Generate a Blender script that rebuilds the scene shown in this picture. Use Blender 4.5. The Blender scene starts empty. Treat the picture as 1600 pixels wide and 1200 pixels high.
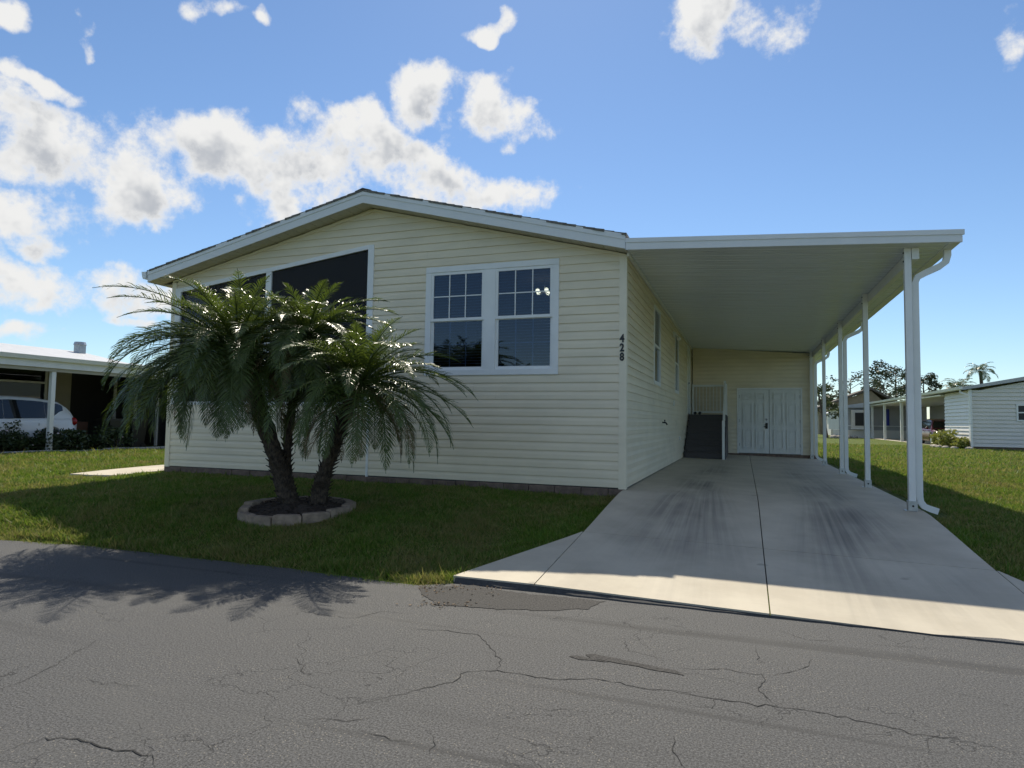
import bpy, math, random
import numpy as np
from mathutils import Vector, Matrix

# ------------------------------------------------------------------ camera
scene = bpy.context.scene
col = scene.collection
RND = random.Random(7)
F_PX, PITCH, ROLL, YAW = 1005.35, 0.0572, 0.015, 0.3457
CAM = np.array([1.6224, -9.3765, 0.9651])
_fw = np.array([-math.sin(YAW) * math.cos(PITCH), math.cos(YAW) * math.cos(PITCH), math.sin(PITCH)])
_rt = np.array([math.cos(YAW), math.sin(YAW), 0.0])
_up = np.cross(_rt, _fw)
_R = math.cos(ROLL) * _rt + math.sin(ROLL) * _up
_U = -math.sin(ROLL) * _rt + math.cos(ROLL) * _up
cam_data = bpy.data.cameras.new("camera")
cam_data.sensor_width = 36.0
cam_data.lens = F_PX * 36.0 / 1600.0
cam_data.clip_start = 0.05
cam_data.clip_end = 3000.0
cam = bpy.data.objects.new("camera", cam_data)
col.objects.link(cam)
cam.matrix_world = Matrix(((_R[0], _U[0], -_fw[0], CAM[0]), (_R[1], _U[1], -_fw[1], CAM[1]),
                           (_R[2], _U[2], -_fw[2], CAM[2]), (0, 0, 0, 1)))
scene.camera = cam


def ray(u, v):
    return _fw + _R * (u - 800) / F_PX - _U * (v - 600) / F_PX


def aim(u, v):
    d = ray(u, v)
    d = d / np.linalg.norm(d)
    return math.atan2(d[0], d[1]), math.asin(d[2])


# ------------------------------------------------------------------ render + exposure
scene.render.engine = 'CYCLES'
scene.cycles.use_denoising = True
scene.cycles.max_bounces = 8
scene.cycles.diffuse_bounces = 4
scene.cycles.transparent_max_bounces = 12
scene.cycles.sample_clamp_indirect = 6.0
scene.view_settings.view_transform = 'Standard'
scene.view_settings.look = 'None'
scene.view_settings.gamma = 1.0
scene.view_settings.use_curve_mapping = False
scene.view_settings.exposure = 0.30

# ------------------------------------------------------------------ sun
SUN = Vector((-0.245, 0.813, 1.0)).normalized()
SUN_EL = math.asin(SUN.z)
SUN_AZ = math.atan2(SUN.x, SUN.y)
sun_data = bpy.data.lights.new("sun", 'SUN')
sun_data.energy = 5.0
sun_data.angle = math.radians(0.53)
sun_data.color = (1.0, 0.92, 0.77)
sun = bpy.data.objects.new("sun", sun_data)
col.objects.link(sun)
sun.rotation_euler = SUN.to_track_quat('Z', 'Y').to_euler()
sun.location = (0, 0, 30)


# ------------------------------------------------------------------ node helper
class NT:
    def __init__(self, tree):
        self.t = tree
        self.n = tree.nodes
        self.l = tree.links

    def node(self, kind, **kw):
        nd = self.n.new(kind)
        for k, v in kw.items():
            setattr(nd, k, v)
        return nd

    def put(self, sock, val):
        if val is None:
            return
        if isinstance(val, bpy.types.NodeSocket):
            self.l.new(val, sock)
        else:
            sock.default_value = val

    def m(self, op, a, b=None, c=None, clamp=False):
        nd = self.node('ShaderNodeMath', operation=op, use_clamp=clamp)
        self.put(nd.inputs[0], a)
        self.put(nd.inputs[1], b)
        self.put(nd.inputs[2], c)
        return nd.outputs[0]

    def vm(self, op, a, b=None, scale=None):
        nd = self.node('ShaderNodeVectorMath', operation=op)
        self.put(nd.inputs[0], a)
        self.put(nd.inputs[1], b)
        if scale is not None:
            self.put(nd.inputs['Scale'], scale)
        return nd.outputs['Value'] if op in ('DOT_PRODUCT', 'LENGTH', 'DISTANCE') else nd.outputs['Vector']

    def mix(self, f, a, b, blend='MIX'):
        nd = self.node('ShaderNodeMix', data_type='RGBA', blend_type=blend)
        self.put(nd.inputs[0], f)
        self.put(nd.inputs[6], a)
        self.put(nd.inputs[7], b)
        return nd.outputs[2]

    def noise(self, vec, scale, detail=4.0, rough=0.55, dist=0.0):
        nd = self.node('ShaderNodeTexNoise')
        self.put(nd.inputs['Vector'], vec)
        nd.inputs['Scale'].default_value = scale
        nd.inputs['Detail'].default_value = detail
        nd.inputs['Roughness'].default_value = rough
        nd.inputs['Distortion'].default_value = dist
        return nd.outputs['Fac']

    def smooth(self, v, lo, hi, a=0.0, b=1.0):
        nd = self.node('ShaderNodeMapRange', interpolation_type='SMOOTHSTEP')
        self.put(nd.inputs[0], v)
        for i, q in enumerate((lo, hi, a, b)):
            self.put(nd.inputs[1 + i], q)
        return nd.outputs[0]

    def sep(self, v):
        nd = self.node('ShaderNodeSeparateXYZ')
        self.put(nd.inputs[0], v)
        return nd.outputs

    def comb(self, x, y, z):
        nd = self.node('ShaderNodeCombineXYZ')
        self.put(nd.inputs[0], x)
        self.put(nd.inputs[1], y)
        self.put(nd.inputs[2], z)
        return nd.outputs[0]


def C4(c):
    return (c[0], c[1], c[2], 1.0)


# ------------------------------------------------------------------ world: clear sky + cumulus
world = bpy.data.worlds.new("World")
scene.world = world
world.cycles.sampling_method = 'NONE'      # smooth sky: sampled well enough by bounces
world.use_nodes = True
W = NT(world.node_tree)
W.n.clear()
SKY_STRENGTH = 0.100
sky = W.node('ShaderNodeTexSky', sky_type='NISHITA')
sky.sun_disc = False
sky.sun_elevation = SUN_EL
sky.sun_rotation = SUN_AZ
sky.altitude = 0.0
sky.air_density = 1.0
sky.dust_density = 0.1
sky.ozone_density = 1.9
# cloud patches: pixel centre, half sizes in pixels, weight
CLOUDS = [(60, 235, 190, 80, 1.15), (215, 300, 105, 75, 1.0), (400, 262, 200, 64, 1.25), (540, 235, 80, 66, 1.25),
          (690, 290, 140, 44, 1.2), (655, 155, 70, 60, 1.05), (775, 160, 85, 48, 1.0), (110, 450, 190, 44, 1.1),
          (40, 345, 85, 40, 0.95), (55, 112, 60, 22, 0.8), (10, 15, 40, 25, 0.8), (335, 8, 28, 16, 0.75),
          (388, 28, 18, 16, 0.7), (1120, 45, 105, 62, 0.85), (1180, 60, 60, 30, 0.75), (1595, 75, 35, 40, 0.8),
          (40, 518, 65, 18, 0.9), (185, 505, 55, 15, 0.8), (10, 395, 35, 25, 0.85), (770, 28, 36, 18, 0.6),
          (145, 40, 22, 16, 0.62), (270, 212, 28, 18, 0.8),
          (655, 165, 55, 42, 1.35)]
grp = bpy.data.node_groups.new("cloud_density", 'ShaderNodeTree')
grp.interface.new_socket("dir", in_out='INPUT', socket_type='NodeSocketVector')
grp.interface.new_socket("detail", in_out='INPUT', socket_type='NodeSocketFloat')
grp.interface.new_socket("density", in_out='OUTPUT', socket_type='NodeSocketFloat')
G = NT(grp)
gi = G.node('NodeGroupInput')
go = G.node('NodeGroupOutput')
gx, gy, gz = G.sep(gi.outputs[0])
# slow wobble so that the patches lose their oval outline
wob = G.node('ShaderNodeTexNoise')
G.put(wob.inputs['Vector'], gi.outputs[0])
wob.inputs['Scale'].default_value = 9.0
wob.inputs['Detail'].default_value = 3.0
wv = G.vm('SCALE', G.vm('SUBTRACT', wob.outputs['Color'], (0.5, 0.5, 0.5)), scale=0.14)
wx, wy, _ = G.sep(wv)
az = G.m('ADD', G.m('ARCTAN2', gx, gy), wx)
el = G.m('ADD', G.m('ARCSINE', gz), wy)
cur = None
for (u, v, hw, hh, wt) in CLOUDS:
    a0, e0 = aim(u, v)
    a1, _ = aim(u + hw, v)
    _, e1 = aim(u, v - hh)
    wa, we = abs(a1 - a0), abs(e1 - e0)
    qa = G.m('MULTIPLY', G.m('SUBTRACT', az, a0), 1.0 / wa)
    qe = G.m('MULTIPLY', G.m('SUBTRACT', el, e0), 1.0 / we)
    r2 = G.m('ADD', G.m('MULTIPLY', qa, qa), G.m('MULTIPLY', qe, qe))
    b = G.m('MULTIPLY_ADD', r2, -0.55, wt * 0.52)
    cur = b if cur is None else G.m('SMOOTH_MAX', cur, b, 0.15)
# outside the frame the same sort of scattered cumulus goes on
az_in = G.smooth(G.m('ABSOLUTE', G.m('ADD', G.m('ARCTAN2', gx, gy), YAW)), 0.72, 0.95)
el_hi = G.smooth(gz, 0.50, 0.62)
outside = G.m('MAXIMUM', az_in, el_hi)
field = G.m('SUBTRACT', G.m('MULTIPLY', G.noise(G.vm('MULTIPLY', gi.outputs[0], (1, 1, 2.2)), 3.2, 2.0, 0.5), 1.5), 0.84)
field = G.m('SUBTRACT', field, G.smooth(gz, 0.25, 0.5, 0.8, 0.0))
field = G.m('ADD', field, G.m('MULTIPLY', G.m('SUBTRACT', 1.0, outside), -2.0))
cur = G.m('MAXIMUM', cur, field)
n1 = G.noise(gi.outputs[0], 20.0, 8.0, 0.62, 0.0)
G.l.new(gi.outputs[1], n1.node.inputs['Detail'])
n2 = G.noise(gi.outputs[0], 11.0, 1.0, 0.5)
tex = G.m('ADD', G.m('MULTIPLY', G.m('SUBTRACT', n1, 0.5), 2.7), G.m('MULTIPLY', G.m('SUBTRACT', n2, 0.5), 1.7))
den = G.m('ADD', G.m('MAXIMUM', cur, -1.2), tex)
G.l.new(den, go.inputs[0])
tc = W.node('ShaderNodeTexCoord')
dirv = tc.outputs['Generated']


def cloud(v, detail):
    g = W.node('ShaderNodeGroup')
    g.node_tree = grp
    W.put(g.inputs[0], v)
    g.inputs[1].default_value = detail
    return g.outputs[0]


d0 = cloud(dirv, 8.0)
d1 = cloud(W.vm('ADD', dirv, (-0.012, 0.0, 0.028)), 3.0)
alpha = W.smooth(d0, -0.22, 0.52)
thick = W.smooth(d1, 0.0, 1.0)
body = W.smooth(d0, 0.15, 0.9)
shade = W.m('MULTIPLY', thick, body)
ccol = W.mix(shade, C4((0.98, 0.98, 0.97)), C4((0.56, 0.59, 0.64)))
skyc = W.vm('MULTIPLY', sky.outputs[0], (SKY_STRENGTH * 0.82, SKY_STRENGTH * 0.93, SKY_STRENGTH * 1.03))
fin = W.mix(alpha, skyc, W.vm('SCALE', ccol, scale=0.72))
bg = W.node('ShaderNodeBackground')
W.put(bg.inputs[0], fin)
bg.inputs[1].default_value = 1.0
wo = W.node('ShaderNodeOutputWorld')
W.l.new(bg.outputs[0], wo.inputs[0])


# ------------------------------------------------------------------ materials
def material(name):
    mt = bpy.data.materials.new(name)
    mt.use_nodes = True
    t = NT(mt.node_tree)
    b = t.n['Principled BSDF']
    pos = t.node('ShaderNodeNewGeometry').outputs['Position']
    return mt, t, b, pos


def simple(name, c, rough=0.5, var=0.08, scale=6.0, bump=0.0, bscale=60.0, metal=0.0, spec=0.5, streak=None):
    """paint / plastic / metal with faint mottling and a little relief"""
    mt, t, b, pos = material(name)
    v = pos if streak is None else t.vm('MULTIPLY', pos, streak)
    n = t.noise(v, scale, 5.0, 0.6)
    lo = tuple(x * (1 - var) for x in c)
    hi = tuple(min(1, x * (1 + var)) for x in c)
    t.put(b.inputs['Base Color'], t.mix(t.smooth(n, 0.3, 0.7), C4(lo), C4(hi)))
    b.inputs['Roughness'].default_value = rough
    b.inputs['Metallic'].default_value = metal
    b.inputs['Specular IOR Level'].default_value = spec
    if bump:
        bp = t.node('ShaderNodeBump')
        bp.inputs['Strength'].default_value = bump
        bp.inputs['Distance'].default_value = 0.01
        t.put(bp.inputs['Height'], t.noise(v, bscale, 4.0, 0.6))
        t.l.new(bp.outputs[0], b.inputs['Normal'])
    return mt


M = {}
M['siding'] = simple('cream_vinyl', (0.772, 0.678, 0.51), 0.42, 0.06, 1.1, 0.12, 30.0, streak=(0.8, 0.8, 2.0))
M['trim_cream'] = simple('cream_trim', (0.79, 0.71, 0.55), 0.4, 0.04, 2.0)
M['white'] = simple('white_aluminium', (0.80, 0.80, 0.79), 0.38, 0.035, 3.0)
M['white_soft'] = simple('white_paint', (0.76, 0.76, 0.74), 0.5, 0.04, 4.0, 0.05, 120.0)
M['fascia'] = simple('fascia_metal', (0.74, 0.75, 0.76), 0.4, 0.03, 2.0)
M['soffit'] = simple('soffit_vinyl', (0.58, 0.55, 0.45), 0.55, 0.04, 3.0)
M['shingle'] = simple('asphalt_shingle', (0.16, 0.15, 0.14), 0.9, 0.3, 25.0, 0.5, 150.0)
M['ceiling'] = simple('carport_pan_metal', (0.77, 0.81, 0.85), 0.26, 0.04, 2.2, 0.12, 14.0, streak=(0.6, 9.0, 1.0))
M['black'] = simple('black_plastic', (0.02, 0.02, 0.022), 0.45, 0.1, 8.0)
M['dark_deck'] = simple('dark_composite', (0.075, 0.066, 0.068), 0.6, 0.15, 12.0, 0.3, 60.0, streak=(1, 8, 8))
M['block'] = simple('tan_concrete_block', (0.30, 0.225, 0.165), 0.9, 0.22, 14.0, 0.8, 45.0)
M['foundation'] = simple('foundation_block', (0.17, 0.12, 0.095), 0.92, 0.25, 9.0, 0.8, 40.0)
M['mulch'] = simple('dark_mulch', (0.055, 0.038, 0.028), 0.95, 0.5, 30.0, 1.0, 50.0)
M['room_dark'] = simple('dim_interior', (0.10, 0.095, 0.09), 0.8, 0.1, 2.0)
M['blind'] = simple('window_blind', (0.62, 0.63, 0.64), 0.6, 0.03, 3.0)
M['steel'] = simple('galvanised_steel', (0.45, 0.46, 0.47), 0.4, 0.12, 20.0, metal=0.7)
M['rubber'] = simple('tyre_rubber', (0.02, 0.02, 0.02), 0.75, 0.1, 20.0)
M['car_white'] = simple('white_car_paint', (0.78, 0.79, 0.80), 0.22, 0.02, 2.0, spec=0.6)
M['car_red'] = simple('dark_red_car_paint', (0.09, 0.012, 0.022), 0.22, 0.05, 2.0, spec=0.6)
M['tail'] = simple('red_lens', (0.30, 0.01, 0.012), 0.25, 0.05, 4.0)
M['lens'] = simple('clear_lens', (0.65, 0.67, 0.70), 0.15, 0.05, 4.0)
M['white_siding'] = simple('white_vinyl', (0.74, 0.70, 0.64), 0.45, 0.04, 1.0)
M['grey_siding'] = simple('grey_vinyl', (0.42, 0.42, 0.44), 0.5, 0.05, 1.0)
M['beige_wall'] = simple('beige_stucco', (0.42, 0.39, 0.31), 0.7, 0.06, 3.0)
M['white_roof'] = simple('white_roof_coating', (0.46, 0.47, 0.49), 0.5, 0.06, 2.0)
M['blue'] = simple('blue_shutter', (0.03, 0.05, 0.36), 0.5, 0.06, 5.0)
M['brown_roof'] = simple('brown_shingle', (0.10, 0.085, 0.07), 0.9, 0.2, 6.0)
M['tan_gable'] = simple('tan_gable_board', (0.25, 0.20, 0.13), 0.7, 0.1, 3.0)
M['stone'] = simple('grey_edging_stone', (0.33, 0.32, 0.30), 0.9, 0.2, 10.0, 0.7, 30.0)
M['rock'] = simple('pale_rock', (0.45, 0.40, 0.34), 0.9, 0.25, 6.0, 0.8, 20.0)
M['bark'] = simple('tree_bark', (0.10, 0.075, 0.055), 0.95, 0.3, 10.0, 0.8, 25.0)
M['petal'] = simple('pale_petals', (0.62, 0.52, 0.55), 0.6, 0.1, 9.0)
M['terracotta'] = simple('brown_planter', (0.13, 0.06, 0.035), 0.7, 0.1, 9.0)
M['crack'] = simple('crack_shadow_tar', (0.012, 0.012, 0.012), 0.95, 0.2, 40.0)
M['joint_and_gap_shade'] = simple('joint_filler', (0.05, 0.05, 0.05), 0.9, 0.2, 30.0)  # slab joints, and the painted gap shade along the drive's front edge
M['leaf_litter'] = simple('dry_leaf_litter', (0.17, 0.12, 0.075), 0.9, 0.4, 40.0)
M['tar'] = simple('old_tar_patch', (0.034, 0.032, 0.031), 0.85, 0.75, 70.0, 1.0, 110.0)
M['dark_glass'] = simple('dark_car_window', (0.012, 0.013, 0.015), 0.06, 0.1, 3.0, spec=0.6)
M['dish'] = simple('roof_vent_metal', (0.40, 0.42, 0.44), 0.4, 0.1, 9.0, metal=0.5)


def glass(name, tint, refl=1.0):
    mt, t, b, pos = material(name)
    t.n.remove(b)
    out = t.n['Material Output']
    tr = t.node('ShaderNodeBsdfTransparent')
    tr.inputs[0].default_value = C4(tint)
    gl = t.node('ShaderNodeBsdfGlossy')
    gl.inputs['Roughness'].default_value = 0.015
    gl.inputs['Color'].default_value = (0.92, 0.96, 1.0, 1)
    fr = t.node('ShaderNodeFresnel')
    fr.inputs[0].default_value = 1.52
    f = t.m('MULTIPLY', fr.outputs[0], 2.0 * refl, clamp=True)
    mx = t.node('ShaderNodeMixShader')
    t.put(mx.inputs[0], f)
    t.l.new(tr.outputs[0], mx.inputs[1])
    t.l.new(gl.outputs[0], mx.inputs[2])
    t.l.new(mx.outputs[0], out.inputs[0])
    return mt


M['glass'] = glass('window_glass', (0.46, 0.54, 0.66), 0.6)
M['car_glass'] = glass('tinted_car_glass', (0.10, 0.11, 0.12), 1.0)


def screen_mesh():
    mt, t, b, pos = material('insect_screen')
    out = t.n['Material Output']
    b.inputs['Base Color'].default_value = (0.018, 0.018, 0.022, 1)
    b.inputs['Roughness'].default_value = 0.7
    tr = t.node('ShaderNodeBsdfTransparent')
    mx = t.node('ShaderNodeMixShader')
    mx.inputs[0].default_value = 0.62
    t.l.new(tr.outputs[0], mx.inputs[1])
    t.l.new(b.outputs[0], mx.inputs[2])
    t.l.new(mx.outputs[0], out.inputs[0])
    return mt


M['screen'] = screen_mesh()


def leafy(name, c1, c2, rough=0.4, trans=0.35, tcol=None, spec=0.5):
    mt, t, b, pos = material(name)
    out = t.n['Material Output']
    rnd = t.node('ShaderNodeNewGeometry').outputs['Random Per Island']
    n = t.noise(pos, 3.0, 3.0, 0.6)
    f = t.m('ADD', t.m('MULTIPLY', rnd, 0.6), t.m('MULTIPLY', n, 0.5), clamp=True)
    cc = t.mix(f, C4(c1), C4(c2))
    t.put(b.inputs['Base Color'], cc)
    b.inputs['Roughness'].default_value = rough
    b.inputs['Specular IOR Level'].default_value = spec
    tl = t.node('ShaderNodeBsdfTranslucent')
    t.put(tl.inputs[0], t.mix(0.5, cc, C4(tcol or c2)))
    mx = t.node('ShaderNodeMixShader')
    mx.inputs[0].default_value = trans
    t.l.new(b.outputs[0], mx.inputs[1])
    t.l.new(tl.outputs[0], mx.inputs[2])
    t.l.new(mx.outputs[0], out.inputs[0])
    return mt


M['frond'] = leafy('palm_leaflets', (0.034, 0.058, 0.013), (0.095, 0.135, 0.026), 0.33, 0.26, (0.20, 0.28, 0.03), 0.5)
M['frond_dry'] = leafy('dry_palm_leaflets', (0.14, 0.10, 0.05), (0.24, 0.18, 0.08), 0.6, 0.2)
M['frond_far'] = leafy('far_palm_leaflets', (0.05, 0.085, 0.03), (0.10, 0.14, 0.05), 0.4, 0.25)
M['shrub'] = leafy('shrub_leaves', (0.022, 0.038, 0.016), (0.055, 0.080, 0.025), 0.45, 0.2)
M['shrub_lime'] = leafy('variegated_leaves', (0.10, 0.15, 0.03), (0.34, 0.34, 0.07), 0.45, 0.25)
M['pine'] = leafy('pine_needles', (0.030, 0.045, 0.022), (0.060, 0.080, 0.035), 0.6, 0.15)
M['oak'] = leafy('oak_leaves', (0.04, 0.06, 0.025), (0.09, 0.11, 0.04), 0.5, 0.25)


def grass_blades():
    mt, t, b, pos = material('grass_blades')
    out = t.n['Material Output']
    rnd = t.node('ShaderNodeNewGeometry').outputs['Random Per Island']
    n = t.noise(pos, 0.9, 4.0, 0.6)
    dry = t.smooth(t.m('ADD', n, t.m('MULTIPLY', rnd, 0.40)), 0.56, 0.88)
    g = t.mix(rnd, C4((0.065, 0.150, 0.014)), C4((0.180, 0.300, 0.030)))
    cc = t.mix(t.m('MULTIPLY', dry, 0.8), g, C4((0.33, 0.25, 0.11)))
    t.put(b.inputs['Base Color'], cc)
    b.inputs['Roughness'].default_value = 0.5
    b.inputs['Specular IOR Level'].default_value = 0.3
    tl = t.node('ShaderNodeBsdfTranslucent')
    t.put(tl.inputs[0], t.mix(0.35, cc, C4((0.22, 0.27, 0.03))))
    mx = t.node('ShaderNodeMixShader')
    mx.inputs[0].default_value = 0.42
    t.l.new(b.outputs[0], mx.inputs[1])
    t.l.new(tl.outputs[0], mx.inputs[2])
    t.l.new(mx.outputs[0], out.inputs[0])
    return mt


M['grass'] = grass_blades()


def lawn_soil():
    mt, t, b, pos = material('lawn')
    n = t.noise(pos, 0.9, 4.0, 0.6)
    f = t.noise(pos, 38.0, 4.0, 0.7)
    g = t.mix(t.smooth(f, 0.3, 0.7), C4((0.040, 0.062, 0.012)), C4((0.135, 0.175, 0.030)))
    cc = t.mix(t.m('MULTIPLY', t.smooth(n, 0.52, 0.72), 0.55), g, C4((0.17, 0.13, 0.06)))
    t.put(b.inputs['Base Color'], cc)
    b.inputs['Roughness'].default_value = 0.95
    b.inputs['Specular IOR Level'].default_value = 0.15
    bp = t.node('ShaderNodeBump')
    bp.inputs['Strength'].default_value = 1.0
    bp.inputs['Distance'].default_value = 0.04
    t.put(bp.inputs['Height'], f)
    t.l.new(bp.outputs[0], b.inputs['Normal'])
    return mt


M['lawn'] = lawn_soil()


def asphalt():
    mt, t, b, pos = material('asphalt')
    x, y, z = t.sep(pos)
    fl = t.comb(x, y, 0.0)
    fine = t.noise(fl, 95.0, 4.0, 0.85)
    mid = t.noise(fl, 45.0, 4.0, 0.65)
    big = t.noise(t.vm('MULTIPLY', fl, (0.35, 1.1, 1.0)), 1.4, 4.0, 0.6)
    base = t.mix(t.smooth(fine, 0.36, 0.66), C4((0.012, 0.0122, 0.0128)), C4((0.136, 0.136, 0.138)))
    base = t.mix(t.m('MULTIPLY', t.smooth(mid, 0.35, 0.8), 0.4), base, C4((0.060, 0.061, 0.062)))
    # worn wheel paths and dark seams that run along the road
    band = t.noise(t.vm('MULTIPLY', fl, (0.10, 2.6, 1.0)), 1.1, 3.0, 0.5, 0.4)
    base = t.mix(t.m('MULTIPLY', t.smooth(band, 0.56, 0.70), 0.62), base, C4((0.024, 0.024, 0.025)))
    base = t.mix(t.m('MULTIPLY', t.smooth(big, 0.50, 0.72), 0.45), base, C4((0.082, 0.081, 0.079)))
    # exposed pale aggregate
    vo = t.node('ShaderNodeTexVoronoi')
    vo.inputs['Scale'].default_value = 75.0
    t.put(vo.inputs['Vector'], fl)
    stone = t.m('MULTIPLY', t.smooth(vo.outputs['Distance'], 0.30, 0.18), t.smooth(t.sep(vo.outputs['Color'])[0], 0.62, 0.85))
    patchy = t.smooth(t.noise(t.vm('MULTIPLY', fl, (0.5, 1.3, 1)), 1.7, 3.0, 0.6), 0.42, 0.62, 0.25, 1.0)
    base = t.mix(t.m('MULTIPLY', stone, patchy), base, C4((0.22, 0.20, 0.165)))
    # hairline crazing
    wv_ = t.node('ShaderNodeTexNoise')
    t.put(wv_.inputs['Vector'], fl)
    wv_.inputs['Scale'].default_value = 6.0
    wv_.inputs['Detail'].default_value = 5.0
    vv = t.vm('ADD', fl, t.vm('SCALE', t.vm('SUBTRACT', wv_.outputs['Color'], (0.5, 0.5, 0.5)), scale=0.28))
    ve = t.node('ShaderNodeTexVoronoi', feature='DISTANCE_TO_EDGE')
    ve.inputs['Scale'].default_value = 2.1
    t.put(ve.inputs['Vector'], vv)
    vis = t.smooth(t.noise(fl, 0.9, 3.0, 0.6), 0.47, 0.62)
    hair = t.m('MULTIPLY', t.smooth(ve.outputs['Distance'], 0.006, 0.0015), vis)
    base = t.mix(t.m('MULTIPLY', hair, 0.75), base, C4((0.02, 0.02, 0.02)))
    t.put(b.inputs['Base Color'], base)
    b.inputs['Roughness'].default_value = 0.82
    b.inputs['Specular IOR Level'].default_value = 0.35
    h = t.m('ADD', t.m('MULTIPLY', fine, 0.6), t.m('MULTIPLY', mid, 0.5))
    h = t.m('SUBTRACT', h, t.m('MULTIPLY', hair, 1.0))
    bp = t.node('ShaderNodeBump')
    bp.inputs['Strength'].default_value = 0.8
    bp.inputs['Distance'].default_value = 0.006
    t.put(bp.inputs['Height'], h)
    t.l.new(bp.outputs[0], b.inputs['Normal'])
    return mt


M['asphalt'] = asphalt()


def concrete():
    mt, t, b, pos = material('broom_finished_concrete')
    x, y, z = t.sep(pos)
    fl = t.comb(x, y, 0.0)
    n = t.noise(fl, 1.3, 6.0, 0.62)
    base = t.mix(t.smooth(n, 0.3, 0.7), C4((0.435, 0.385, 0.30)), C4((0.535, 0.48, 0.38)))
    broom = t.noise(t.vm('MULTIPLY', fl, (0.6, 45.0, 1.0)), 3.0, 3.0, 0.6)
    base = t.mix(t.m('MULTIPLY', t.smooth(broom, 0.4, 0.7), 0.10), base, C4((0.30, 0.29, 0.26)))
    fleck = t.smooth(t.noise(fl, 24.0, 3.0, 0.6), 0.70, 0.76)
    base = t.mix(t.m('MULTIPLY', fleck, 0.25), base, C4((0.16, 0.15, 0.14)))
    # tyre smudges: soft grey lanes, with fine streaks fanning out towards the street
    f = None
    for cx in (0.95, 2.72):
        dx = t.m('SUBTRACT', x, cx)
        fan = t.m('DIVIDE', dx, t.m('ADD', 1.0, t.m('MULTIPLY', t.m('MAXIMUM', t.m('SUBTRACT', 0.5, y), 0.0), 0.22)))
        streak = t.noise(t.comb(t.m('MULTIPLY', fan, 26.0), t.m('MULTIPLY', y, 0.30), cx), 1.0, 3.0, 0.6)
        lane = t.smooth(t.m('ABSOLUTE', fan), 0.62, 0.08)
        g = t.m('MULTIPLY', lane, t.smooth(streak, 0.25, 0.75, 0.35, 1.0))
        f = g if f is None else t.m('MAXIMUM', f, g)
    along = t.m('MULTIPLY', t.smooth(y, -4.4, -1.6, 0.22, 1.0), t.smooth(y, 9.0, 2.0, 0.4, 1.0))
    patch = t.smooth(t.noise(t.vm('MULTIPLY', fl, (1.0, 0.45, 1.0)), 1.1, 3.0, 0.6), 0.30, 0.66, 0.15, 1.0)
    f = t.m('MULTIPLY', t.m('MULTIPLY', f, along), patch)
    base = t.mix(t.m('MULTIPLY', f, 0.80), base, C4((0.105, 0.10, 0.095)))
    # drips and scuffs
    vd = t.node('ShaderNodeTexVoronoi')
    vd.inputs['Scale'].default_value = 1.6
    t.put(vd.inputs['Vector'], t.vm('ADD', fl, t.vm('SCALE', t.comb(t.noise(fl, 9.0, 3.0, 0.6), t.noise(fl, 8.0, 3.0, 0.6), 0.0), scale=0.09)))
    drip = t.m('MULTIPLY', t.smooth(vd.outputs['Distance'], 0.085, 0.045), t.smooth(t.sep(vd.outputs['Color'])[0], 0.62, 0.75))
    base = t.mix(t.m('MULTIPLY', drip, 0.35), base, C4((0.09, 0.085, 0.08)))
    t.put(b.inputs['Base Color'], base)
    b.inputs['Roughness'].default_value = 0.75
    b.inputs['Specular IOR Level'].default_value = 0.35
    bp = t.node('ShaderNodeBump')
    bp.inputs['Strength'].default_value = 0.25
    bp.inputs['Distance'].default_value = 0.003
    t.put(bp.inputs['Height'], t.m('ADD', broom, t.noise(fl, 120.0, 2.0, 0.6)))
    t.l.new(bp.outputs[0], b.inputs['Normal'])
    return mt


M['concrete'] = concrete()


def trunk_bark():
    mt, t, b, pos = material('palm_trunk_fibre')
    n = t.noise(t.vm('MULTIPLY', pos, (1, 1, 0.5)), 40.0, 5.0, 0.7)
    t.put(b.inputs['Base Color'], t.mix(t.smooth(n, 0.3, 0.7), C4((0.025, 0.018, 0.014)), C4((0.105, 0.075, 0.05))))
    b.inputs['Roughness'].default_value = 0.95
    bp = t.node('ShaderNodeBump')
    bp.inputs['Strength'].default_value = 1.0
    bp.inputs['Distance'].default_value = 0.02
    t.put(bp.inputs['Height'], n)
    t.l.new(bp.outputs[0], b.inputs['Normal'])
    return mt


M['trunk'] = trunk_bark()


def bulb_glow():
    mt, t, b, pos = material('lit_bulb')
    b.inputs['Base Color'].default_value = (1, 0.85, 0.55, 1)
    b.inputs['Emission Color'].default_value = (1.0, 0.78, 0.42, 1)
    b.inputs['Emission Strength'].default_value = 4.5
    return mt


M['bulb'] = bulb_glow()


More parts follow.
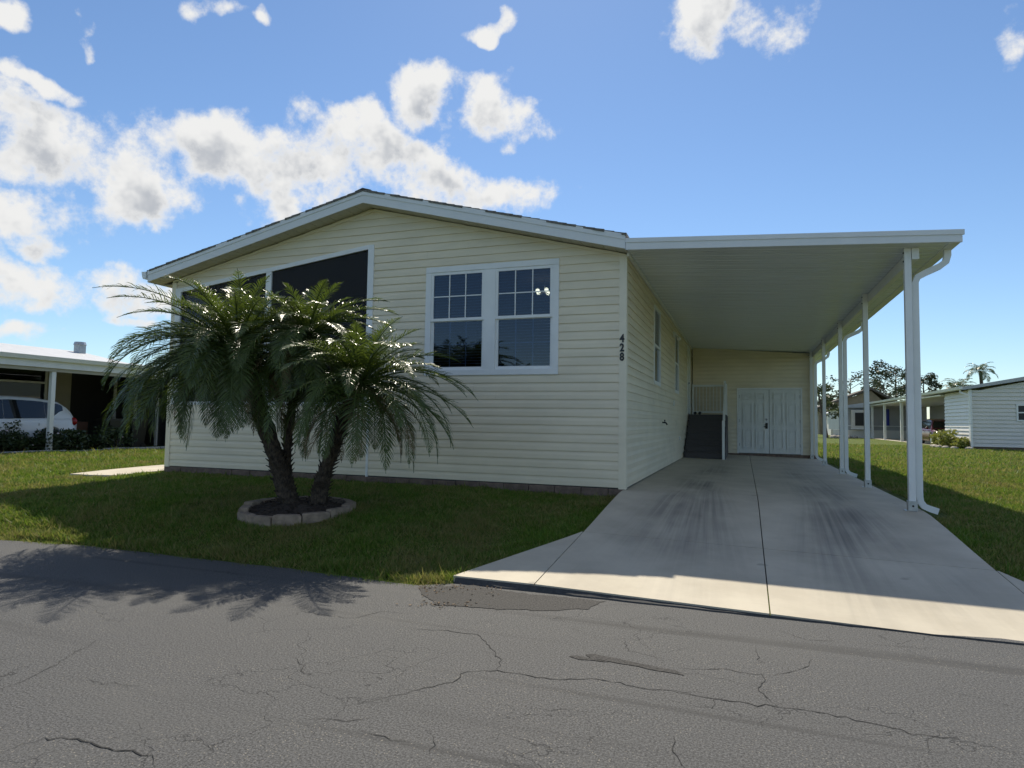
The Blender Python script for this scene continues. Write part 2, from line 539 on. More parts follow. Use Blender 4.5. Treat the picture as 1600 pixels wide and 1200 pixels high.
# ------------------------------------------------------------------ mesh helpers
class MB:
    def __init__(self):
        self.v = []
        self.f = []

    def add(self, vs, fs):
        k = len(self.v)
        self.v += [tuple(map(float, p)) for p in vs]
        self.f += [tuple(i + k for i in q) for q in fs]
        return self

    def box(self, x0, x1, y0, y1, z0, z1, ch=0.0):
        if ch <= 0:
            vs = [(x0, y0, z0), (x1, y0, z0), (x1, y1, z0), (x0, y1, z0), (x0, y0, z1), (x1, y0, z1), (x1, y1, z1), (x0, y1, z1)]
            fs = [(0, 3, 2, 1), (4, 5, 6, 7), (0, 1, 5, 4), (1, 2, 6, 5), (2, 3, 7, 6), (3, 0, 4, 7)]
            return self.add(vs, fs)
        c = ch
        vs = []
        for z, i in ((z0, c), (z0 + c, 0), (z1 - c, 0), (z1, c)):
            vs += [(x0 + i, y0 + i, z), (x1 - i, y0 + i, z), (x1 - i, y1 - i, z), (x0 + i, y1 - i, z)]
        fs = [(0, 3, 2, 1), (12, 13, 14, 15)]
        for r in range(3):
            for k in range(4):
                a, b_ = r * 4 + k, r * 4 + (k + 1) % 4
                fs.append((a, b_, b_ + 4, a + 4))
        return self.add(vs, fs)

    def prism(self, poly, axis, a, b):
        """polygon (2D) pushed along an axis from a to b; axis 'x': poly=(y,z), 'y': (x,z), 'z': (x,y)"""
        n = len(poly)

        def P(q, s):
            return {'x': (s, q[0], q[1]), 'y': (q[0], s, q[1]), 'z': (q[0], q[1], s)}[axis]
        vs = [P(q, a) for q in poly] + [P(q, b) for q in poly]
        fs = [tuple(range(n)), tuple(range(2 * n - 1, n - 1, -1))]
        fs += [(i, i + n, (i + 1) % n + n, (i + 1) % n) for i in range(n)]
        return self.add(vs, fs)

    def tube(self, pts, r, seg=8, cap=True, rect=None, up=(0, 0, 1)):
        pts = [Vector(p) for p in pts]
        n = len(pts)
        rr = r if hasattr(r, '__len__') else [r] * n
        vs, fs = [], []
        for i in range(n):
            t = (pts[min(i + 1, n - 1)] - pts[max(i - 1, 0)]).normalized()
            a = Vector(up)
            if abs(t.dot(a)) > 0.97:
                a = Vector((0, 1, 0))
            s = t.cross(a).normalized()
            w = s.cross(t)
            if rect:
                h, k = rect
                ring = [(-h, -k), (h, -k), (h, k), (-h, k)]
                vs += [pts[i] + s * p + w * q for p, q in ring]
            else:
                for j in range(seg):
                    an = 2 * math.pi * j / seg
                    vs.append(pts[i] + (s * math.cos(an) + w * math.sin(an)) * rr[i])
        sg = 4 if rect else seg
        for i in range(n - 1):
            for j in range(sg):
                a, b_ = i * sg + j, i * sg + (j + 1) % sg
                fs.append((a, b_, b_ + sg, a + sg))
        if cap:
            fs.append(tuple(range(sg - 1, -1, -1)))
            fs.append(tuple((n - 1) * sg + j for j in range(sg)))
        return self.add(vs, fs)

    def sphere(self, c, r, nu=10, nv=6, sc=(1, 1, 1)):
        vs, fs = [], []
        for i in range(nv + 1):
            th = math.pi * i / nv
            for j in range(nu):
                ph = 2 * math.pi * j / nu
                vs.append((c[0] + r * sc[0] * math.sin(th) * math.cos(ph), c[1] + r * sc[1] * math.sin(th) * math.sin(ph), c[2] + r * sc[2] * math.cos(th)))
        for i in range(nv):
            for j in range(nu):
                a, b_ = i * nu + j, i * nu + (j + 1) % nu
                fs.append((a, b_, b_ + nu, a + nu))
        return self.add(vs, fs)

    def mesh(self, name):
        me = bpy.data.meshes.new(name)
        me.from_pydata(self.v, [], self.f)
        me.update()
        return me

    def build(self, name, mat, parent=None, smooth=False, loc=None):
        me = self.mesh(name)
        return link(name, me, mat, parent, smooth, loc)


def link(name, me, mat, parent=None, smooth=False, loc=None):
    if mat is not None and not me.materials:
        me.materials.append(M[mat] if isinstance(mat, str) else mat)
    if smooth:
        me.polygons.foreach_set('use_smooth', [True] * len(me.polygons))
    o = bpy.data.objects.new(name, me)
    col.objects.link(o)
    if parent is not None:
        o.parent = parent
        # children are modelled in world axes: undo the parent's placement
        base = Vector(parent['_at']) if '_at' in parent else Vector((0, 0, 0))
        pp = parent.parent
        o.location = -base if pp is None and '_at' in parent else (0, 0, 0)
    if loc is not None:
        o.location = Vector(o.location) + Vector(loc)
    return o


def tag(o, label, cat, group=None):
    o['label'] = label
    o['category'] = cat
    if group:
        o['group'] = group
    return o


def thing(name, label, cat, at=(0, 0, 0), group=None):
    o = bpy.data.objects.new(name, None)
    col.objects.link(o)
    o.location = at
    o.empty_display_size = 0.2
    o['_at'] = tuple(at)
    return tag(o, label, cat, group)


def structure(o):
    o['kind'] = 'structure'
    return o


def bx(name, mat, parent, x0, x1, y0, y1, z0, z1, ch=0.0):
    return MB().box(x0, x1, y0, y1, z0, z1, ch).build(name, mat, parent)


# ------------------------------------------------------------------ ground heights
def drive_z(x, y):
    q = np.interp(y, [-4.3, -3.0, -2.0, -1.0, -0.2, 1.0, 20.0], [-0.405, -0.285, -0.19, -0.085, -0.012, 0.0, 0.02])
    return q - 0.02 * np.clip(x, 0, 6)


def lawn_z(x, y):
    sl = -0.11 + 0.081 * np.clip(y, -4.4, 0.0)
    bank = np.interp(y, [-4.35, -4.1, -3.7, -3.0, 0.0], [-0.46, -0.40, -0.25, -0.15, -0.10])
    k = np.clip((-x - 0.9) / 1.2, 0, 1)
    a = sl + (bank - sl) * k
    a = a - 0.05 * np.clip((-x - 6.0) / 4.0, 0, 1) * np.clip((y + 4.0) / 3.0, 0, 1)
    a = a - 0.035 * np.clip((x - 2.0), 0, 1)
    und = 0.016 * np.sin(x * 1.7 + 0.6 * y) * np.cos(y * 1.3 - 0.4 * x)
    a = a + und * np.clip((y + 4.2) / 0.8, 0, 1)
    return np.where(y < -4.28, -0.49, a)


ROAD_Z = -0.45


def road_edge(x):
    return -4.27 + 0.05 * np.sin(x * 0.9) + 0.03 * np.sin(2.3 * x + 1) + 0.012 * np.sin(7.1 * x) + np.interp(x, [-9, -6, -4, -0.95, -0.7, 4.5, 4.7, 40], [-0.25, -0.16, 0.0, 0.0, 0.19, 0.19, 0.0, 0.0])


# lawn sheet out to the horizon
xs = np.concatenate([[-1500, -600, -250, -120, -70, -45], np.arange(-30, -10, 1.0), np.arange(-10, 8, 0.3), np.arange(8, 26, 1.0), [32, 45, 70, 120, 250, 600, 1500]])
ys = np.concatenate([[-1500, -400, -120, -50, -25, -13, -9, -6, -4.9], np.arange(-4.6, 3, 0.2), np.arange(3, 24, 1.0), [28, 35, 45, 60, 80, 120, 250, 600, 1500]])
gx_, gy_ = np.meshgrid(xs, ys)
gz_ = lawn_z(gx_, gy_)
nx, ny = len(xs), len(ys)
vv = np.stack([gx_.ravel(), gy_.ravel(), gz_.ravel()], 1)
ff = [(j * nx + i, j * nx + i + 1, (j + 1) * nx + i + 1, (j + 1) * nx + i) for j in range(ny - 1) for i in range(nx - 1)]
me = bpy.data.meshes.new('lawn')
me.from_pydata(vv.tolist(), [], ff)
structure(link('lawn', me, 'lawn', smooth=True))

# road
rx = np.concatenate([[-300, -120, -60, -30], np.arange(-16, 16, 0.2), [30, 60, 120, 300]])
mb = MB()
rows = []
for k, x in enumerate(rx):
    e = float(road_edge(x))
    rows.append([(x, e + 0.01, ROAD_Z - 0.035), (x, e, ROAD_Z - 0.012), (x, e - 0.03, ROAD_Z), (x, -7.5, ROAD_Z + 0.02), (x, -11.0, ROAD_Z), (x, -11.03, ROAD_Z - 0.035)])
vs = [p for r in rows for p in r]
fs = [(k * 6 + i, (k) * 6 + i + 1, (k + 1) * 6 + i + 1, (k + 1) * 6 + i) for k in range(len(rx) - 1) for i in range(5)]
mb.add(vs, fs)
road = structure(mb.build('road', 'asphalt'))


def road_z(y):
    return float(np.interp(y, [-11, -7.5, -4.3], [ROAD_Z, ROAD_Z + 0.02, ROAD_Z]))


def on_road(u, v):
    d = ray(u, v)
    z = ROAD_Z
    for _ in range(4):
        P = CAM + d * (z - CAM[2]) / d[2]
        z = road_z(P[1])
    return P


def crack(pix, w, seed):
    """an open crack: a ragged dark strip lying just over the road surface"""
    r = random.Random(seed)
    pts = [on_road(*q)[:2] for q in pix]
    fine = []
    for a, b_ in zip(pts[:-1], pts[1:]):
        L = np.linalg.norm(b_ - a)
        n = max(2, int(L / 0.035))
        t = (b_ - a) / L
        nn = np.array([-t[1], t[0]])
        for i in range(n):
            fine.append(a + (b_ - a) * i / n + nn * r.gauss(0, 0.009))
    fine.append(pts[-1])
    m_ = MB()
    N = len(fine)
    vs, fs = [], []
    for i, p in enumerate(fine):
        t = fine[min(i + 1, N - 1)] - fine[max(i - 1, 0)]
        t = t / (np.linalg.norm(t) + 1e-9)
        nn = np.array([-t[1], t[0]])
        ww = w * (0.35 + 0.9 * r.random()) * min(1.0, 0.25 + 3.0 * min(i, N - 1 - i) / N)
        for s in (-1, 1):
            q = p + nn * ww * s
            vs.append((q[0], q[1], road_z(q[1]) + 0.003))
    fs = [(2 * i, 2 * i + 1, 2 * i + 3, 2 * i + 2) for i in range(N - 1)]
    m_.add(vs, fs).build('crack', 'crack', road)


crack([(560, 1102), (600, 1090), (655, 1078), (715, 1063), (730, 1050), (778, 1049), (870, 1063), (935, 1061), (1000, 1076), (1100, 1083)], 0.0033, 1)
crack([(1000, 1076), (1050, 1080), (1130, 1094), (1210, 1104), (1280, 1113), (1350, 1128), (1440, 1148), (1520, 1160), (1600, 1178)], 0.0033, 2)
crack([(778, 1049), (783, 1032), (768, 1012), (745, 993), (690, 985), (640, 984)], 0.0030, 3)
crack([(640, 960), (600, 955), (555, 966), (510, 962), (450, 952)], 0.0022, 4)
crack([(0, 1175), (70, 1152), (130, 1158), (170, 1170), (205, 1174), (240, 1187), (243, 1200)], 0.0039, 5)
crack([(160, 998), (140, 1008), (100, 1030), (65, 1052), (20, 1070), (0, 1078)], 0.0022, 6)
crack([(1214, 1104), (1185, 1080), (1197, 1063), (1190, 1055), (1130, 1047), (1060, 1045)], 0.0030, 7)
crack([(1197, 1060), (1240, 1050), (1262, 1040), (1270, 1030)], 0.0022, 8)
crack([(480, 1123), (540, 1128), (582, 1122)], 0.0025, 9)
crack([(560, 1140), (600, 1152), (640, 1160)], 0.0022, 10)
crack([(455, 1025), (475, 1040), (468, 1050), (500, 1056)], 0.0017, 11)
crack([(130, 1058), (160, 1070), (175, 1068), (230, 1072)], 0.0017, 12)
crack([(1080, 1100), (1110, 1106), (1115, 1094), (1135, 1090)], 0.0019, 13)
crack([(1048, 1150), (1056, 1168), (1060, 1190), (1070, 1200)], 0.0025, 14)
crack([(1180, 1010), (1186, 1034), (1183, 1040)], 0.0017, 15)
crack([(975, 1000), (982, 1018), (1010, 1024), (1040, 1030)], 0.0017, 16)
crack([(670, 1140), (680, 1165), (672, 1180)], 0.0019, 17)
crack([(1215, 985), (1260, 1000), (1300, 1003), (1290, 993)], 0.0017, 18)
crack([(1500, 1020), (1430, 1012), (1350, 1006)], 0.0015, 19)
crack([(820, 1106), (880, 1110), (930, 1112)], 0.0014, 20)
crack([(1455, 1075), (1520, 1090), (1600, 1108)], 0.0014, 21)


def flat_patch(name, mat, pix, dz, parent, jag, seed):
    r = random.Random(seed)
    pts = [on_road(*q) for q in pix]
    out = []
    n = len(pts)
    for i in range(n):
        a, b_ = pts[i], pts[(i + 1) % n]
        L = np.linalg.norm(b_ - a)
        k = max(1, int(L / 0.05))
        for j in range(k):
            p = a + (b_ - a) * j / k
            out.append((p[0] + r.gauss(0, jag), p[1] + r.gauss(0, jag), road_z(p[1]) + dz))
    m_ = MB()
    m_.add(out, [tuple(range(len(out)))])
    return m_.build(name, mat, parent)


flat_patch('tar_strip', 'tar', [(914, 1024), (930, 1023), (1058, 1049), (1070, 1056), (1000, 1043), (925, 1030)], 0.004, road, 0.004, 3)
flat_patch('tar_strip', 'tar', [(888, 1026), (900, 1025), (955, 1036), (905, 1031)], 0.004, road, 0.003, 4)
flat_patch('asphalt_patch', 'tar', [(655, 918), (735, 915), (800, 926), (945, 940), (915, 952), (845, 955), (760, 951), (680, 945), (662, 932)], 0.0045, road, 0.010, 5)
# dry leaves caught at the kerb edge
mb = MB()
r = random.Random(11)
for _ in range(170):
    u, v = (r.gauss(690, 30), r.gauss(945, 2.5)) if r.random() < 0.35 else (r.uniform(655, 790), r.gauss(917, 6))
    p = on_road(u, v)
    s = r.uniform(0.006, 0.016)
    a = r.random() * 6.28
    c_, s_ = math.cos(a) * s, math.sin(a) * s
    z = road_z(p[1]) + 0.007
    mb.add([(p[0] + c_, p[1] + s_, z), (p[0] - s_ * .6, p[1] + c_ * .6, z + r.uniform(0, .012)), (p[0] - c_, p[1] - s_, z), (p[0] + s_ * .6, p[1] - c_ * .6, z + r.uniform(0, .01))], [(0, 1, 2, 3)])
lit = mb.build('leaf_litter', 'leaf_litter')
lit['kind'] = 'stuff'
lit['label'] = 'dry brown leaf litter scattered along the road edge beside the driveway'

# ------------------------------------------------------------------ driveway slabs
drive = structure(bpy.data.objects.new('driveway', None))
col.objects.link(drive)
XL, XM, XR = -0.03, 1.80, 3.74


def slab(poly_fn, x0, x1, y0, y1, nxx=4):
    """a concrete slab with rounded top edge, following the fall of the drive; poly_fn clips flares"""
    g = 0.005
    n = max(2, int((y1 - y0) / 0.3))
    X = np.linspace(x0 + g, x1 - g, nxx)
    Y = np.linspace(y0 + g, y1 - g, n + 1)
    m_ = MB()
    vs, fs = [], []
    for yy in Y:
        for xx in X:
            q = poly_fn(xx, yy) if poly_fn else (xx, yy)
            vs.append((q[0], q[1], float(drive_z(q[0], q[1]))))
    k = len(vs)
    vs += [(p[0], p[1], p[2] - 0.13) for p in vs]
    W_ = nxx
    for j in range(n):
        for i in range(W_ - 1):
            a = j * W_ + i
            fs.append((a, a + 1, a + W_ + 1, a + W_))
    ring = [i for i in range(W_)] + [j * W_ + W_ - 1 for j in range(1, n + 1)] + [n * W_ + i for i in range(W_ - 2, -1, -1)] + [j * W_ for j in range(n - 1, 0, -1)]
    for a, b_ in zip(ring, ring[1:] + ring[:1]):
        fs.append((a, a + k, b_ + k, b_))
    m_.add(vs, fs)
    return m_.build('slab', 'concrete', drive)


TJ = [-4.17, -2.42, 0.9, 4.4, 8.0, 12.56]
for a, b_ in zip(TJ[:-1], TJ[1:]):
    slab(None, XL, XM, a, b_)
    slab(None, XM, XR, a, b_)


def flare(side):
    x0 = XL - 0.004 if side < 0 else XR + 0.004
    w = 0.74

    def fn(xx, yy):
        t = (TJ[1] - yy) / (TJ[1] - TJ[0])
        return (x0 + side * max(0.012, w * t) * xx, yy)
    g = 0.0
    n = 8
    vs, fs = [], []
    m_ = MB()
    for j in range(n + 1):
        yy = TJ[0] + 0.005 + (TJ[1] - TJ[0] - 0.01) * j / n
        for i in range(3):
            q = fn(i / 2.0, yy)
            vs.append((q[0], q[1], float(drive_z(q[0], q[1]))))
    k = len(vs)
    vs += [(p[0], p[1], p[2] - 0.13) for p in vs]
    for j in range(n):
        for i in range(2):
            a = j * 3 + i
            fs.append((a, a + 1, a + 4, a + 3) if side > 0 else (a, a + 3, a + 4, a + 1))
    ring = [0, 1, 2] + [j * 3 + 2 for j in range(1, n + 1)] + [n * 3 + 1, n * 3] + [j * 3 for j in range(n - 1, 0, -1)]
    for a, b_ in zip(ring, ring[1:] + ring[:1]):
        fs.append((a, a + k, b_ + k, b_))
    m_.add(vs, fs)
    m_.build('slab', 'concrete', drive)


flare(-1)
flare(1)
# dark filler below the joints
m_ = MB()
yy = np.linspace(TJ[0] + 0.05, TJ[-1], 40)
vs = []
for y in yy:
    for x in (XL + 0.05, XM, XR - 0.05):
        vs.append((x, y, float(drive_z(x, y)) - 0.02))
fs = [(j * 3 + i, j * 3 + i + 1, j * 3 + i + 4, j * 3 + i + 3) for j in range(39) for i in range(2)]
m_.add(vs, fs).build('joint_filler', 'joint_and_gap_shade', drive)

# dark strip painting in the shade of the open gap between drive and road
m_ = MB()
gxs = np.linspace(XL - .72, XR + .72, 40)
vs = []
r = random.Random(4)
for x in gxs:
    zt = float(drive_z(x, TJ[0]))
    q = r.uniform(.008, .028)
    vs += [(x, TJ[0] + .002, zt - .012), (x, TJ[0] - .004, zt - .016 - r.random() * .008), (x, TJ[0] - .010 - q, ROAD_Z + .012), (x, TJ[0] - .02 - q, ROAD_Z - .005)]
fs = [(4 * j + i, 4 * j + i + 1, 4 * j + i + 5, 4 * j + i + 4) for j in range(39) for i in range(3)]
m_.add(vs, fs).build('edge_gap_shade', 'joint_and_gap_shade', drive)

# side walk to the porch door on the left
vs, fs = [], []
wy = np.linspace(-.75, 2.6, 12)
for y in wy:
    for x in (-10.35 + .12 * max(0, -y), -9.7, -9.05):
        vs.append((x, float(y), float(lawn_z(np.array(x), np.array(y))) + .028))
k = len(vs)
vs += [(p[0], p[1], p[2] - .1) for p in vs]
for j in range(11):
    for i in range(2):
        a = j * 3 + i
        fs.append((a, a + 1, a + 4, a + 3))
rg = [0, 1, 2] + [j * 3 + 2 for j in range(1, 12)] + [34, 33] + [j * 3 for j in range(10, 0, -1)]
for a, b_ in zip(rg, rg[1:] + rg[:1]):
    fs.append((a, a + k, b_ + k, b_))
walk = structure(MB().add(vs, fs).build('walkway', 'concrete'))

# ------------------------------------------------------------------ the house
HW = 8.73          # facade width, from x=-HW to 0
HD = 17.0
EXP = 0.128        # siding exposure
PEAK = (-4.33, 4.78)
EL_, ER_ = (-9.05, 3.725), (0.045, 3.665)


def roof_top(x):
    if x < PEAK[0]:
        return PEAK[1] + (x - PEAK[0]) * (PEAK[1] - EL_[1]) / (PEAK[0] - EL_[0])
    return PEAK[1] + (x - PEAK[0]) * (PEAK[1] - ER_[1]) / (PEAK[0] - ER_[0])


def roof_x(z, side):
    """where the underside of the roof (0.225 below its top) crosses height z"""
    z = z + 0.225
    if side < 0:
        s = (PEAK[1] - EL_[1]) / (PEAK[0] - EL_[0])
        return PEAK[0] - (PEAK[1] - z) / s
    s = (PEAK[1] - ER_[1]) / (ER_[0] - PEAK[0])
    return PEAK[0] + (PEAK[1] - z) / s


house = thing('house', 'cream vinyl-sided single-storey house with low gable and number 428 on the corner', 'house', (-4.36, 0.0, 0.0))
PROFILE = [(0.0, 0.002), (0.0, 0.0195), (0.52, 0.0175), (0.60, 0.0150), (1.0, 0.0035)]


def prof_at(t):
    """outward offset of the course face at height fraction t"""
    return float(np.interp(t, [p[0] for p in PROFILE[1:]], [p[1] for p in PROFILE[1:]]))


def board_piece(m_, frame, z0, za, zb, a0, a1, b0, b1):
    """piece of one course between heights za..zb; ends a0..a1 at za and b0..b1 at zb"""
    ta, tb = (za - z0) / EXP, (zb - z0) / EXP
    ts = [ta] + [p[0] for p in PROFILE[2:-1] if ta + 1e-4 < p[0] < tb - 1e-4] + [tb]
    rows = []
    if ta < 1e-4:
        rows.append((0.0, PROFILE[0][1]))
    rows += [(t, prof_at(t)) for t in ts]
    vs, fs = [], []
    for t, d in rows:
        k = 0 if tb == ta else (t - ta) / (tb - ta)
        z = z0 + t * EXP
        for u in (a0 + (b0 - a0) * k, a1 + (b1 - a1) * k):
            vs.append(frame(u, z, d))
    for i in range(len(rows) - 1):
        fs.append((2 * i, 2 * i + 1, 2 * i + 3, 2 * i + 2))
    m_.add(vs, fs)


def siding(parent, frame, z_start, z_end, ext, holes, mat='siding', breaks=()):
    """ext(z)->(u0,u1) wall extents; holes: functions z->(u0,u1) or None with z0,z1"""
    z0 = z_start
    while z0 < z_end - 1e-3:
        z1 = z0 + EXP
        cuts = sorted({z0, min(z1, z_end)} | {h[k] for h in holes for k in (0, 1) if z0 + 1e-3 < h[k] < z1 - 1e-3})
        mids = {}
        for za, zb in zip(cuts[:-1], cuts[1:]):
            zm = 0.5 * (za + zb)
            e0, e1 = ext(za), ext(zb)
            segs = [[e0[0], e0[1], e1[0], e1[1]]]
            for h in holes:
                if h[0] <= zm <= h[1]:
                    ha, hb = h[2](za), h[2](zb)
                    new = []
                    for s in segs:
                        if ha[0] > s[0] + 1e-3:
                            new.append([s[0], min(s[1], ha[0]), s[2], min(s[3], hb[0])])
                        if ha[1] < s[1] - 1e-3:
                            new.append([max(s[0], ha[1]), s[1], max(s[2], hb[1]), s[3]])
                        if ha[0] >= s[1] or ha[1] <= s[0]:
                            new = new or [s]
                    segs = new
            for b_ in breaks:
                if b_[0] <= zm <= b_[1]:
                    new = []
                    for s in segs:
                        if s[0] < b_[2] < s[1] and s[2] < b_[2] < s[3]:
                            new += [[s[0], b_[2], s[2], b_[2]], [b_[2], s[1], b_[2], s[3]]]
                        else:
                            new.append(s)
                    segs = new
            if len(cuts) == 2:
                new = []
                for s in segs:
                    L_ = s[1] - s[0]
                    if L_ > 3.4:
                        c = s[0] + L_ * RND.uniform(.25, .75)
                        new += [[s[0], c, s[2], c], [c, s[1], c, s[3]]] if s[2] < c < s[3] else [s]
                    else:
                        new.append(s)
                segs = new
            for i, s in enumerate(segs):
                if s[1] - s[0] < 0.01 and s[3] - s[2] < 0.01:
                    continue
                key = (za, i)
                mids.setdefault(key, MB())
                lift = .0016 * (i % 2)
                board_piece(mids[key], (lambda u, z, d, q=lift: frame(u, z, d + q)), z0, za, zb, *s)
        for m_ in mids.values():
            m_.build('siding_board', mat, parent)
        z0 = z1


def front_ext(z):
    l, r = -HW + 0.085, -0.085
    zr = z
    xl, xr = roof_x(zr, -1), roof_x(zr, 1)
    return (min(max(l, xl), PEAK[0]), max(min(r, xr), PEAK[0]))


WX0, WX1, WZ0, WZ1 = -3.27, -1.01, 1.675, 3.455      # twin window, outer edge of its frame
OX0, OX1, OZ0 = -8.60, -4.27, 1.18                   # screened opening


def open_top(x):
    return 3.92 + 0.125 * (x - OX1)


def opening(z):
    if z <= open_top(OX0):
        return (OX0, OX1)
    return (min(OX1, OX1 + (z - 3.92) / 0.125), OX1)


front = lambda u, z, d: (u, -d, z)
siding(house, front, 0.02, 4.545, front_ext,
       [(WZ0, WZ1, lambda z: (WX0, WX1)), (OZ0, 3.92, opening)], breaks=[(0.0, OZ0, -4.30)])
SZ = 3.46
side_fr = lambda u, z, d: (d, u, z)
WIN_S = [(3.05, 4.05, 1.71, 3.24), (7.02, 8.02, 1.73, 3.24)]
siding(house, side_fr, 0.02, SZ, lambda z: (0.03, HD), [(w[2], w[3], (lambda w: (lambda z: (w[0], w[1])))(w)) for w in WIN_S] + [(1.27, 3.36, lambda z: (10.85, 11.85))])
siding(house, lambda u, z, d: (-HW - d, u, z), 0.02, 3.50, lambda z: (0.03, HD), [(OZ0, 3.36, lambda z: (0.12, 3.0))])
# sheathing behind the boards, and the far end
m_ = MB()
t_ = 0.02
m_.box(-HW + .01, OX0 + .06, t_, t_ + .08, -0.2, 3.6)
m_.box(OX0 + .06, OX1 - .02, t_, t_ + .08, -0.2, OZ0 - .02)
m_.box(OX1 - .02, WX0 + .05, t_, t_ + .08, -0.2, 4.40)
m_.box(WX0 + .05, WX1 - .05, t_, t_ + .08, -0.2, WZ0 + .05)
m_.box(WX0 + .05, WX1 - .05, t_, t_ + .08, WZ1 - .05, 3.72)
m_.box(WX1 - .05, -.01, t_, t_ + .08, -0.2, 3.43)
m_.prism([(OX0 + .06, 3.52), (OX1, 3.98), (OX1, 4.52), (-8.5, 3.57)], 'y', t_, t_ + .08)
m_.prism([(WX0 + .05, 3.70), (WX1 - .1, 3.42), (WX1 - .05, 3.66), (WX0 + .05, 4.24)], 'y', t_, t_ + .08)
# right side
m_.box(-.10, -.012, .12, 3.08, -0.2, 3.43)
m_.box(-.10, -.012, 4.02, 7.05, -0.2, 3.43)
m_.box(-.10, -.012, 7.99, HD - .1, -0.2, 3.43)
for w in WIN_S:
    m_.box(-.10, -.012, w[0] + .03, w[1] - .03, -0.2, w[2] + .03)
    m_.box(-.10, -.012, w[0] + .03, w[1] - .03, w[3] - .03, 3.43)
m_.box(-HW + .012, -HW + .1, 3.0, HD - .1, -0.2, 3.5)
m_.box(-HW + .012, -HW + .1, .12, 3.0, -0.2, OZ0)
m_.prism([(-HW + .01, -0.2), (-.01, -0.2), (-.01, 3.43), (PEAK[0], 4.50), (-HW + .01, 3.5)], 'y', HD - .1, HD - .02)
m_.build('wall', 'room_dark', house)
# foundation course of blocks
r = random.Random(5)
x = -HW
while x < -0.05:
    w = 0.405
    x1 = min(x + w - 0.012, -0.02)
    o = bx('foundation_block', 'foundation', house, x, x1, -0.045 + r.uniform(-.006, .006), 0.03, -0.26, 0.004 + r.uniform(-.006, .0), 0.006)
    x += w
bx('foundation', 'foundation', house, -HW + .02, -.03, .035, HD - .12, -0.3, 0.015)
# trims
bx('corner_trim', 'trim_cream', house, -0.088, 0.022, -0.026, 0.012, 0.0, 3.435)
bx('corner_trim', 'trim_cream', house, 0.0, 0.0225, 0.012, 0.09, 0.0, 3.43)
bx('corner_trim', 'trim_cream', house, -HW - .022, -HW + .088, -0.026, 0.012, -0.01, 3.53)
bx('corner_trim', 'trim_cream', house, -HW - .0225, -HW, 0.012, 0.09, -0.01, 3.53)
bx('joint_strip', 'white', house, -4.325, -4.285, -0.027, 0.0, 0.0, OZ0 + .02)
# frieze trim under the soffit
for (a, b_) in ((-HW, PEAK[0] + 0.05), (PEAK[0] + 0.05, 0.0)):
    za, zb = roof_top(a) - 0.232, roof_top(b_) - 0.232
    if b_ == 0.0:
        za = zb0
    zb0 = zb
    MB().prism([(a, za), (b_, zb), (b_, zb - 0.035), (a, za - 0.035)], 'y', -0.030, 0.0).build('frieze_trim', 'trim_cream', house)

# roof
OV = -0.33
roof = MB()
for (e, s) in ((EL_, -1), (ER_, 1)):
    roof.add([(PEAK[0], OV + .03, PEAK[1] - .03), (e[0], OV + .03, e[1] - .03), (e[0], HD + .3, e[1] - .03), (PEAK[0], HD + .3, PEAK[1] - .03),
              (PEAK[0], OV + .03, PEAK[1] - .16), (e[0], OV + .03, e[1] - .16), (e[0], HD + .3, e[1] - .16), (PEAK[0], HD + .3, PEAK[1] - .16)],
             [(0, 1, 2, 3), (4, 7, 6, 5), (0, 4, 5, 1), (1, 5, 6, 2), (3, 2, 6, 7)])
ro = roof.build('roof', 'shingle', house)
for (e, s) in ((EL_, -1), (ER_, 1)):
    L = math.hypot(e[0] - PEAK[0], e[1] - PEAK[1])
    ux, uz = (e[0] - PEAK[0]) / L, (e[1] - PEAK[1]) / L
    nx_, nz_ = (-uz, ux) if ux > 0 else (uz, -ux)
    n = int(L / 0.145)
    for i in range(n + 1):
        t0, t1 = max(0, i * 0.145 - 0.03), min((i + 1) * 0.145, L + 0.02)
        P0 = (PEAK[0] + ux * t0, PEAK[1] + uz * t0 - .008)
        P1 = (PEAK[0] + ux * t1, PEAK[1] + uz * t1 - .008)
        jj = RND.uniform(-.012, .012)
        hh = 0.010 + RND.uniform(0, .004)
        MB().prism([(P0[0], P0[1] - .025), (P1[0], P1[1] - .025), (P1[0] + nx_ * hh, P1[1] + nz_ * hh), (P0[0] + nx_ * .002, P0[1] + nz_ * .002)], 'y', OV - .012 + jj, HD + .3).build('shingle_course', 'shingle', ro)
MB().prism([(PEAK[0] - .15, PEAK[1] - .032), (PEAK[0], PEAK[1] + .012), (PEAK[0] + .15, PEAK[1] - .034), (PEAK[0] + .15, PEAK[1] - .02), (PEAK[0], PEAK[1] + .026), (PEAK[0] - .15, PEAK[1] - .018)], 'y', OV - .012, HD + .3).build('ridge_cap', 'shingle', ro)


def rake(a, b_, off0, off1, y0, y1, name, mat):
    MB().prism([(a[0], a[1] - off0), (b_[0], b_[1] - off0), (b_[0], b_[1] - off1), (a[0], a[1] - off1)], 'y', y0, y1).build(name, mat, house)


for e in (EL_, ER_):
    rake(PEAK, e, 0.014, 0.092, OV - .006, OV + .02, 'rake_drip_edge', 'fascia')
    rake(PEAK, e, 0.090, 0.222, OV + .004, OV + .026, 'rake_fascia', 'fascia')
    # soffit as narrow panels side by side
    k = 26
    for i in range(k):
        a = (PEAK[0] + (e[0] - PEAK[0]) * i / k, PEAK[1] + (e[1] - PEAK[1]) * i / k)
        b_ = (PEAK[0] + (e[0] - PEAK[0]) * (i + 0.94) / k, PEAK[1] + (e[1] - PEAK[1]) * (i + 0.94) / k)
        rake(a, b_, 0.206, 0.216, OV + .027, 0.005, 'soffit_panel', 'soffit')
    rake(PEAK, e, 0.190, 0.204, OV + .027, 0.01, 'soffit_backing', 'soffit')
